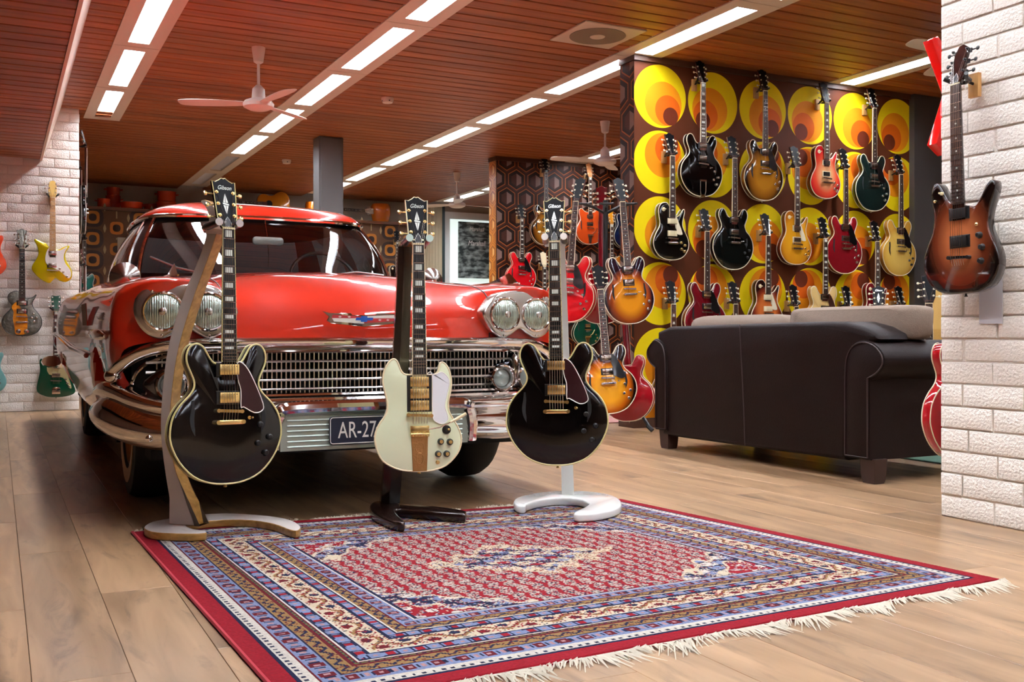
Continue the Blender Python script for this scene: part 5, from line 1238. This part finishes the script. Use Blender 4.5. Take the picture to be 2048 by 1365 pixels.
# the rack of guitars left of the circle wall
rk = thing('guitar_rack', 'tall black tripod guitar rack holding several guitars by the end of the circle wall', 'guitar rack')
RC = at_d(1211, 668, 7.62); RC.z = 0
pole = MB().cyl(RC+Vector((0, 0, .35)), RC+Vector((0, 0, 1.72)), .019, n=14).build('pole', BLACKP, rk)
sR = Vector((CA, -SA, 0)); nR = Vector((-SA, -CA, 0))
for a in (-64, 60, 178):
    dv = Vector((math.cos(R(a)), math.sin(R(a)), 0)); MB().tube([RC+Vector((0, 0, .55)), RC+dv*.24+Vector((0, 0, .22)), RC+dv*.39+Vector((0, 0, .02))], .0135, 8).build('leg', BLACKP, rk)
    MB().tube([RC+dv*.36+Vector((0, 0, .05)), RC+dv*.4+Vector((0, 0, .018))], .018, 8).build('foot', RUBBER, rk)
for hz, offs in ((1.68, (-.17, 0, .17)), (.98, (-.02, .2))):
    for ofx in offs:
        MB().tube([RC+Vector((0, 0, hz-.06)), RC+sR*ofx*.6+nR*.03+Vector((0, 0, hz-.01)), RC+sR*ofx+nR*.09+Vector((0, 0, hz))], .011, 8).build('arm', BLACKP, rk)
        q = RC+sR*ofx+nR*.11+Vector((0, 0, hz)); MB().tube([q-sR*.05+nR*.03, q-sR*.03, q+sR*.03, q+sR*.05+nR*.03], .009, 8).build('yoke', BLACKP, rk)
kw = dict(binding=BIND, tuner=NICK_T)
floor_guitar('es', (1157, 405), 7.42, 'red semi-hollow guitar with black pickguard leaning on the left of the rack', th=-28, tilt=-4, roll=3.2, name='semi_hollow_guitar', top=L_('b8141a'), guard=GUARD_B, inlay='dot', **kw)
floor_guitar('es', (1203, 420), 7.82, 'dark red guitar on the rack with its back turned', th=0, tilt=0, roll=0, back=True, name='semi_hollow_guitar', top=L_('7a0c14'), neck=L_('5a0c12'), **kw)
floor_guitar('es', (1240, 406), 7.33, 'glossy three-tone sunburst semi-hollow guitar on the right arm of the rack', th=26, tilt=-4, roll=-3.2, name='semi_hollow_guitar', top=BURST_3, side=L_('4a1c12'), inlay='dot', **kw)
floor_guitar('es', (1199, 581), 7.22, 'yellow-to-black sunburst semi-hollow guitar on the lower front of the rack', th=8, tilt=-7, roll=-4, name='semi_hollow_guitar', top=BURST_V, side=L_('1a0c08'), guard=GUARD_B, inlay='dot', **kw)
floor_guitar('es', (1244, 606), 7.55, 'cherry red guitar with its back turned low on the right of the rack', th=-20, tilt=3, roll=5, back=True, name='semi_hollow_guitar', top=L_('8a1018'), neck=L_('6a0e14'), **kw)

# guitar on the brick pier, hung by a hook, and two on its far side
jp = guitar('electric_guitar', 'jp', 'dark sunburst electric guitar with black hardware hanging on the white brick pier', top=BURST_D, side=L_('160606'), neck=L_('2a120c'), board=ROSEWOOD, hw=BLACKP, knob=BLACKP, head='small', head_mat=L_('2a120e'), inlay='dot', tail=None, lod=0)
PJ = at_x(1932, 588, X_PIER-.105)
hang(jp, 'jp', PJ, R(-90), 'wooden block hanger with black yoke on the white brick pier', 'hangers on the brick pier', R(-1.5))
MB().ball((-.11, -.026, .36), .006, .006, .006, 8, 6).build('gold_screw', GOLD, jp); MB().ball((.075, -.03, .25), .007, .005, .007, 8, 6).build('gold_screw', GOLD, jp)
o = MB().box(-.05, .05, -.002, .0, -.09, .09).build('paper_note', plain('grey_paper', 'c3c4ca', .8)); o.matrix_world = Matrix.Translation(at_x(1982, 600, X_PIER-.0135)) @ Matrix.Rotation(R(-90), 4, 'Z')
tag(o, 'blank pale grey paper sheet taped to the brick pier below the guitar', 'paper')
rv = guitar('electric_guitar', 'xbody', 'bright red angular guitar peeking out behind the brick pier', top=L_('d81410'), guard=None, inlay='dot', head='flat', tail=None)
hang(rv, 'xbody', Vector((X_PIER+.20, Y_PIER+.10, 1.455)), R(180), 'guitar hanger on the far side of the brick pier', 'hangers behind the pier')
re_ = guitar('semi_hollow_guitar', 'es', 'red semi-hollow guitar with cream binding half hidden behind the brick pier', top=L_('9a0e16'), binding=BIND, inlay='dot')
hang(re_, 'es', Vector((X_PIER+.225, Y_PIER+.10, .2)), R(180), 'guitar hanger on the far side of the brick pier', 'hangers behind the pier')

# ------------------------------------------------------------------ sofa (its back towards the camera)
sofa = thing('leather_sofa', 'dark brown leather sofa with rolled arms seen from behind', 'sofa')
LEATHER = plain('brown_leather', '150a08', .5, 0, .0, spec=.14, bump=.12, bscale=140, var=.12, vscale=5)
XB = 3.72
def sp(u, v, X=XB): p = at_x(u, v, X); return (p.y, p.z)
def cz(x, y): return (1250+x/2.566, 560+y/2.566)
back = [cz(*q) for q in [(190,798),(185,430),(165,330),(165,268),(225,240),(600,226),(1000,214),(1130,214),(1225,240),(1285,275),(1295,305),(1240,340),(1190,370),(1140,470),(1128,928)]]
bp_ = [sp(u, v) for u, v in back]
def smooth_poly(P, keep=()): return P
MB().prism(bp_, XB, XB+.22, .025, 3, M=YZ).build('back', LEATHER, sofa, 45)
y_near = sp(*cz(1265, 930))[0]; y_arm0 = sp(*cz(1130, 930))[0]; y_far = sp(*cz(160, 798))[0]
zb = .115
def arm(yin, yout, s):
    """rolled arm profile in (y,z): inner face at yin, outer at yout, roll hangs outside"""
    w = abs(yout-yin); P = [(yin, zb), (yin, .50), (yin+s*.01, .60), (yin+s*.05, .665), (yin+s*.12, .69), (yin+s*(w+.03), .675), (yin+s*(w+.085), .625), (yin+s*(w+.09), .57), (yin+s*(w+.05), .525), (yin+s*w, .50), (yin+s*w, zb)]
    return P
for yi, yo, s in ((y_arm0, y_near, -1), (y_far-.13, y_far+.0, 1)):
    P = arm(yi, yo, s); c_ = P[:1]+spline(P[1:-1], 3, False)+P[-1:]
    MB().prism(c_, XB-.012, XB+.88, .014, 2, M=YZ).build('arm', LEATHER, sofa, 40)
    st_ = MB().tube([(XB-.014, y, z) for y, z in inset(ccw(c_), .012)], .004, 5, True).build('piping', plain('leather_piping', '241413', .45), sofa)
MB().prism([(y_near+.12, zb), (y_far-.1, zb), (y_far-.1, .42), (y_near+.12, .42)], XB+.2, XB+.86, .03, 3, M=YZ).build('seat_base', LEATHER, sofa)
MB().tube([(XB-.001, *sp(*cz(590, 230))), (XB-.001, *sp(*cz(612, 700))), (XB-.001, *sp(*cz(616, 850)))], .003, 5).build('back_seam', plain('leather_piping', '241413', .45), sofa)
FAB = plain('taupe_fabric', '6f5f52', .9, bump=.3, bscale=220, var=.12, vscale=60)
def pillow(y0, y1, x0, x1, z0, z1, name, lean=0., sag=.0):
    rs = []; n = 28; cy, cx = (y0+y1)/2, (x0+x1)/2
    mb = MB(); G_ = []
    for k in range(9):
        f = -1+2*k/8; r = (1-abs(f)**3.2)**(1/3.2) if abs(f) < 1 else .0; r = .80+.20*r if abs(f) > .99 else r*.14+.86
        ring = []
        for i in range(n):
            a = 2*math.pi*i/n; c, s_ = math.cos(a), math.sin(a); e = .28
            yy = math.copysign(abs(c)**e, c)*(y1-y0)/2*r; zz = math.copysign(abs(s_)**e, s_)*(z1-z0)/2*r
            zz += sag*(yy/((y1-y0)/2))**2
            bul = 1-.35*max(abs(yy)/((y1-y0)/2), abs(zz)/((z1-z0)/2))**4
            ring.append((cx+f*(x1-x0)/2*bul+lean*zz, cy+yy, (z0+z1)/2+zz))
        G_.append(ring)
    mb.rings(G_); o = mb.build(name, FAB, sofa, 60)
    return o
ym = sp(*cz(655, 230))[0]; yl = sp(*cz(180, 230))[0]+.02; yr_ = at_x(1828, 650, XB+.28).y
pillow(ym+.004, yl+.03, XB+.20, XB+.40, .42, .835, 'back_cushion', .12); pillow(yr_-.05, ym-.004, XB+.20, XB+.42, .685, .865, 'back_cushion', .12)
for a_, b_ in ((y_arm0+.015, ym), (ym+.01, y_far-.15)): pillow(a_, b_, XB+.34, XB+.92, .36, .52, 'seat_cushion')
LEG = plain('sofa_leg_wood', '2a1510', .45)
def leg(y, x):
    mb = MB(); mb.rings([[(x-.04*f, y-.045*f, z), (x+.04*f, y-.045*f, z), (x+.04*f, y+.045*f, z), (x-.04*f, y+.045*f, z)] for z, f in ((.001, .8), (.02, .9), (.12, 1.05))]); mb.build('leg', LEG, sofa)
for y in (y_near+.03, y_far-.075):
    for x in (XB+.045, XB+.8): leg(y, x)

# ------------------------------------------------------------------ ceiling things
FANW = plain('fan_white', 'e2d9cf', .4)
def fan(px_m, px_h, label, rot, grp='white ceiling fans'):
    p = at_z(px_m[0], px_m[1], CEIL); d = p.x*SA+p.y*CA; zh = CAM_H+(HOR-px_h[1])*d/F_PX
    t = thing('ceiling_fan', label, 'ceiling fan', grp, (p.x, p.y, CEIL))
    h = zh-CEIL
    MB().lathe([(.05, 0), (.048, -.02), (.035, -.11), (.02, -.12)], 18).build('canopy', FANW, t)
    MB().cyl((0, 0, -.1), (0, 0, h+.09), .011, n=10).build('rod', FANW, t)
    MB().lathe([(.018, h+.14), (.045, h+.11), (.05, h+.04), (.10, h+.02), (.115, h), (.11, h-.025), (.07, h-.045), (0, h-.05)], 24).build('motor', FANW, t)
    for k in range(3):
        a = R(rot+120*k); M = Matrix.Translation((0, 0, h)) @ Matrix.Rotation(a, 4, 'Z') @ Matrix.Rotation(R(9), 4, 'X')
        P = spline([(.09,-.03),(.2,-.055),(.4,-.07),(.54,-.062),(.575,-.02),(.56,.04),(.4,.06),(.2,.05),(.09,.03)], 3)
        bl = MB().prism(P, -.003, .003, .002, 1).build('blade', FANW, t); bl.matrix_local = M
    return t
fan((517, 95), (517, 208), 'white ceiling fan above the red car roof', 41, None); fan((1210, 243), (1213, 322), 'white ceiling fan in front of the hexagon wall', 50, None); fan((914, 346), (914, 409), 'white ceiling fan near the window at the back', 10, None)
fan((1930, 40), (1930, 108), 'white ceiling fan mostly hidden behind the brick pier', 185, None)
for (u, v), lab in (((775, 196), 'round white smoke detector on the ceiling right of the fan'), ((573, 320), 'small white smoke detector near the grey column')):
    p = at_z(u, v, CEIL); t = thing('smoke_detector', lab, 'smoke detector', None, (p.x, p.y, CEIL))
    MB().lathe([(.055, 0), (.055, -.02), (.045, -.045), (.02, -.05), (0, -.05)], 20).build('housing', FANW, t)
    for k in range(4): MB().box(-.006, .006, -.052, -.04, -.036, -.026).build('vent', BLACKP, t).matrix_local = Matrix.Rotation(R(90*k), 4, 'Z')
p = at_z(1195, 69, CEIL); sv = thing('ceiling_speaker', 'square ceiling speaker grille with round centre near the circle wall', 'speaker', None, (p.x, p.y, CEIL))
sv.rotation_euler = (0, 0, R(0))
q0, q1, q2, q3 = [at_z(u, v, CEIL)-p for u, v in ((1112, 78), (1170, 45), (1278, 62), (1215, 92))]
hw_ = .25
MB().prism([(-hw_, -hw_), (hw_, -hw_), (hw_, hw_), (-hw_, hw_)], -.012, 0, .004, 2).build('frame', plain('speaker_frame', 'cbbba8', .5), sv)
MB().lathe([(.2, -.0125), (.2, -.016), (.0, -.017)], 32, cap=False).build('mesh', plain('speaker_mesh', '8a7a66', .6, bump=.8, bscale=300), sv)
MB().lathe([(.055, -.017), (.05, -.021), (0, -.022)], 20, cap=False).build('centre_cap', plain('speaker_frame', 'cbbba8'), sv)

# ------------------------------------------------------------------ back of the room
YP = 14.9; ZL = 2.45
bw = struct(MB().box(X_BRICK1, 5.9, YP, YP+.2, 0, ZL-.04).build('wall_back_papered', plain('brown_backing', '4a2c16', .7)))
MB().box(X_BRICK1, 5.95, YP-.06, YP+.55, ZL-.04, ZL).build('ledge', plain('ledge_wood', '5a3418', .5), bw)
OM = [plain('retro_%d' % i, c, .6) for i, c in enumerate(('5b3a1c', 'b06a1c', '2f1a0e', 'a8946a', 'c07a28'))]
rp = MB()
def disc(cx, cz_, rx, rz, mi, y, e=.75, n=20):
    rp.add([(cx+rx*math.copysign(abs(math.cos(2*math.pi*k/n))**e, math.cos(2*math.pi*k/n)), y, cz_+rz*math.copysign(abs(math.sin(2*math.pi*k/n))**e, math.sin(2*math.pi*k/n))) for k in range(n)], [tuple(range(n))], mi)
for i in range(17):
    cx = .16+i*.305; zo = .135 if i % 2 else 0.
    if i % 2 == 0: rp.add([(cx-.008, -.003, 0), (cx+.008, -.003, 0), (cx+.008, -.003, ZL-.05), (cx-.008, -.003, ZL-.05)], [(0, 1, 2, 3)], 3)
    k = 0
    while zo+.14+k*.29 < ZL-.1:
        c_ = zo+.14+k*.29; disc(cx, c_, .14, .132, 2 if i % 2 else 0, -.004); disc(cx, c_, .088, .088, 1 if i % 2 == 0 else 4, -.005, .6); disc(cx, c_, .05, .05, 2, -.006, .8); k += 1
        disc(cx+.1525, c_+.145, .02, .06, 3, -.0045, 1.6)
rp.add([(0, -.002, 0), (5.2, -.002, 0), (5.2, -.002, ZL-.05), (0, -.002, ZL-.05)], [(0, 1, 2, 3)], 0)
o = rp.build('wallpaper', OM, bw); o.matrix_local = Matrix.Translation((X_BRICK1, YP, 0))
# pale picture panel on the papered wall
pa = at_y(235, 475, YP-.02); pb = at_y(390, 600, YP-.02)
o = MB().box(pa.x, pb.x, YP-.03, YP-.007, .9, pa.z).build('pale_board', plain('pale_board_paint', 'a9a493', .6)); tag(o, 'pale blank board leaning against the orange patterned wallpaper', 'board')
POT = plain('orange_enamel', 'b8380f', .2, 0, .8)
def pot(u0, u1, v0, v1, lab, dy=.3, on=None):
    yy = YP+dy; a, b = at_y(u0, v1, yy), at_y(u1, v0, yy); r = (b.x-a.x)/2; h = b.z-a.z
    t = thing('cooking_pot' if h > r*.7 else 'frying_pan', lab, 'pot' if h > r*.7 else 'pan', None, ((a.x+b.x)/2, yy, ZL+.0005+(on or 0)))
    MB().lathe([(r*.86, .0), (r*.95, .01), (r, h*.9), (r*1.03, h), (r*.97, h), (r*.9, h*.3), (0, h*.25)], 26, cap=False).lathe([(r*.86, 0), (0, .001)], 26, cap=False).build('bowl', POT, t)
    for s in (-1, 1): MB().tube([(s*r*.98, -.03, h*.75), (s*(r+.03), -.02, h*.78), (s*(r+.03), .02, h*.78), (s*r*.98, .03, h*.75)], .008, 8).build('handle', POT, t)
    return h+(on or 0)+.001
h1 = pot(211, 241, 386, 414, 'orange enamel pot under the stack at the dark left end of the ledge', .4); pot(213, 240, 371, 386, 'small orange enamel pot stacked on another at the dark end of the ledge', .4, h1)
h1 = pot(312, 353, 398, 416, 'orange enamel casserole at the bottom of the two-pot stack'); pot(314, 352, 379, 398, 'orange enamel casserole on top of the two-pot stack', .3, h1)
pot(194, 221, 398, 414, 'low orange enamel pan at the far left of the ledge', .08); pot(240, 286, 404, 415, 'wide shallow orange enamel pan between the pot stacks', .1); pot(288, 310, 399, 415, 'small orange enamel saucepan beside the two-pot stack', .42); pot(370, 410, 403, 415, 'shallow orange enamel pan right of the two-pot stack')
ac = guitar('acoustic_guitar', 'acoustic', 'honey-coloured acoustic guitar lying on its side on the high ledge', top=L_('b8741c'), neck=MAHOG, inlay='dot', tail=None, head='flat', head_mat=L_('3a1c10'))
MB().lathe([(.05, 0), (.05, .001), (0, .0012)], 24, d=(0, -1, 0), cap=False).build('sound_hole', plain('f_hole_dark', '050303'), ac).matrix_local = Matrix.Translation((0, -.0505, .31))
pa = at_y(578, 415, YP+.2); ac.matrix_world = Matrix.Translation((pa.x, YP+.2, ZL+.195)) @ Matrix.Rotation(R(-90), 4, 'Y') @ Matrix.Rotation(R(0), 4, 'Z')
def shell(u0, u1, v0, lab):
    a, b = at_y(u0, 442, YP+.2), at_y(u1, v0, YP+.2); w = (b.x-a.x)/2; h = b.z-ZL
    t = thing('orange_stool', lab, 'stool', None, ((a.x+b.x)/2, YP+.22, ZL))
    OR = plain('orange_plastic', 'cf6a10', .25, 0, .6)
    MB().lathe([(w*.72, 0), (w*.8, h*.1), (w*1.0, h*.5), (w*.97, h*.85), (w*.85, h*.98), (0, h)], 26, cap=False).build('shell', OR, t); MB().lathe([(w*.5, 0), (w*.72, .001)], 20).build('foot_ring', OR, t)
shell(743, 781, 409, 'orange plastic stool shell on the high ledge right of the column'); shell(611, 632, 404, 'orange plastic stool shell on the high ledge left of the column')
gw = guitar('electric_guitar', 'tele', 'white electric guitar lying on the high ledge behind the grey column', top=L_('d8d6d0'), neck=L_('cfc8bc'), board=EBONY, head='flat', head_mat=WHITEP, inlay='dot', tail=None)
pa = at_y(752, 415, YP+.06); gw.matrix_world = Matrix.Translation((pa.x-.93, YP+.1, ZL+.165)) @ Matrix.Rotation(R(90), 4, 'Y')
# guitars on the papered wall right of the car roof
wall_guitar('lp', (793, 485), 'nut', YP, 'dark guitar on the orange patterned wallpaper beside the car window', hl='guitar hanger on the orange patterned wallpaper', hg=None, top=L_('1a0f0c'), binding=BIND)
# window with white frame, board in front of it, pleated curtain
wx0, wx1 = at_y(888, 500, Y_BACK-.03).x, 8.2
wn = struct(MB().box(wx0, wx1, Y_BACK-.05, Y_BACK-.01, .2, CEIL-.1).build('window_1', plain('window_white', 'e6ebe8', .4)))
MB().box(wx0+.1, wx1-.1, Y_BACK-.058, Y_BACK-.051, .3, CEIL-.22).build('pane', emit('lit_window_pane', 'e2f2ec', .45), wn)
MB().box(wx0-.07, wx0, Y_BACK-.07, Y_BACK-.0, 0, CEIL).build('frame_post', plain('dark_frame', '2c3a3a', .4), wn)
ba, bb = at_y(918, 443, Y_BACK-.12), at_y(990, 558, Y_BACK-.12)
m, nt, b = newmat('chalky_black'); tc = N(nt, 'ShaderNodeTexCoord'); no = N(nt, 'ShaderNodeTexNoise'); no.inputs['Scale'].default_value = 7; no.inputs['Detail'].default_value = 6
mp = N(nt, 'ShaderNodeMapping'); mp.inputs['Scale'].default_value = (1, 1, 2.2); nt.links.new(tc.outputs['Object'], mp.inputs[0]); nt.links.new(mp.outputs[0], no.inputs['Vector'])
rpn = N(nt, 'ShaderNodeValToRGB'); rpn.color_ramp.elements[0].position = .42; rpn.color_ramp.elements[0].color = (*srgb('1b2422'), 1); rpn.color_ramp.elements[1].position = .75; rpn.color_ramp.elements[1].color = (*srgb('b8c2bc'), 1)
nt.links.new(no.outputs[0], rpn.inputs[0]); nt.links.new(rpn.outputs[0], b.inputs['Base Color']); b.inputs['Roughness'].default_value = .5
sb_ = thing('speaker_board', 'black board printed with two speaker cabinets and white script in front of the window', 'board', None, (ba.x, Y_BACK-.12, bb.z))
MB().box(0, bb.x-ba.x, 0, .04, 0, ba.z-bb.z).build('panel', m, sb_)
MB().box(0, bb.x-ba.x, -.004, 0, (ba.z-bb.z)*.74-.006, (ba.z-bb.z)*.74+.006).build('divider', BLACKP, sb_)
for f, s in ((.87, .10), (.62, .12)): text_mesh('Marshall', s, WHITEP, .001, .3, Matrix.Translation(((bb.x-ba.x)*.48, -.006, (ba.z-bb.z)*f)) @ Matrix.Rotation(R(90), 4, 'X'), parent=sb_, xs=.8)
cu = MB(); xa, xb = at_y(832, 500, Y_BACK-.15).x, wx0-.08; n_ = 60
cu.grid([[(xa+(xb-xa)*i/n_, Y_BACK-.12+.035*math.sin(i*.9), z) for i in range(n_+1)] for z in (.05, CEIL-.03)], flip=True)
o = cu.build('curtain', plain('cream_curtain', 'd8cdb4', .8)); tag(o, 'cream pleated curtain beside the window at the back', 'curtain')
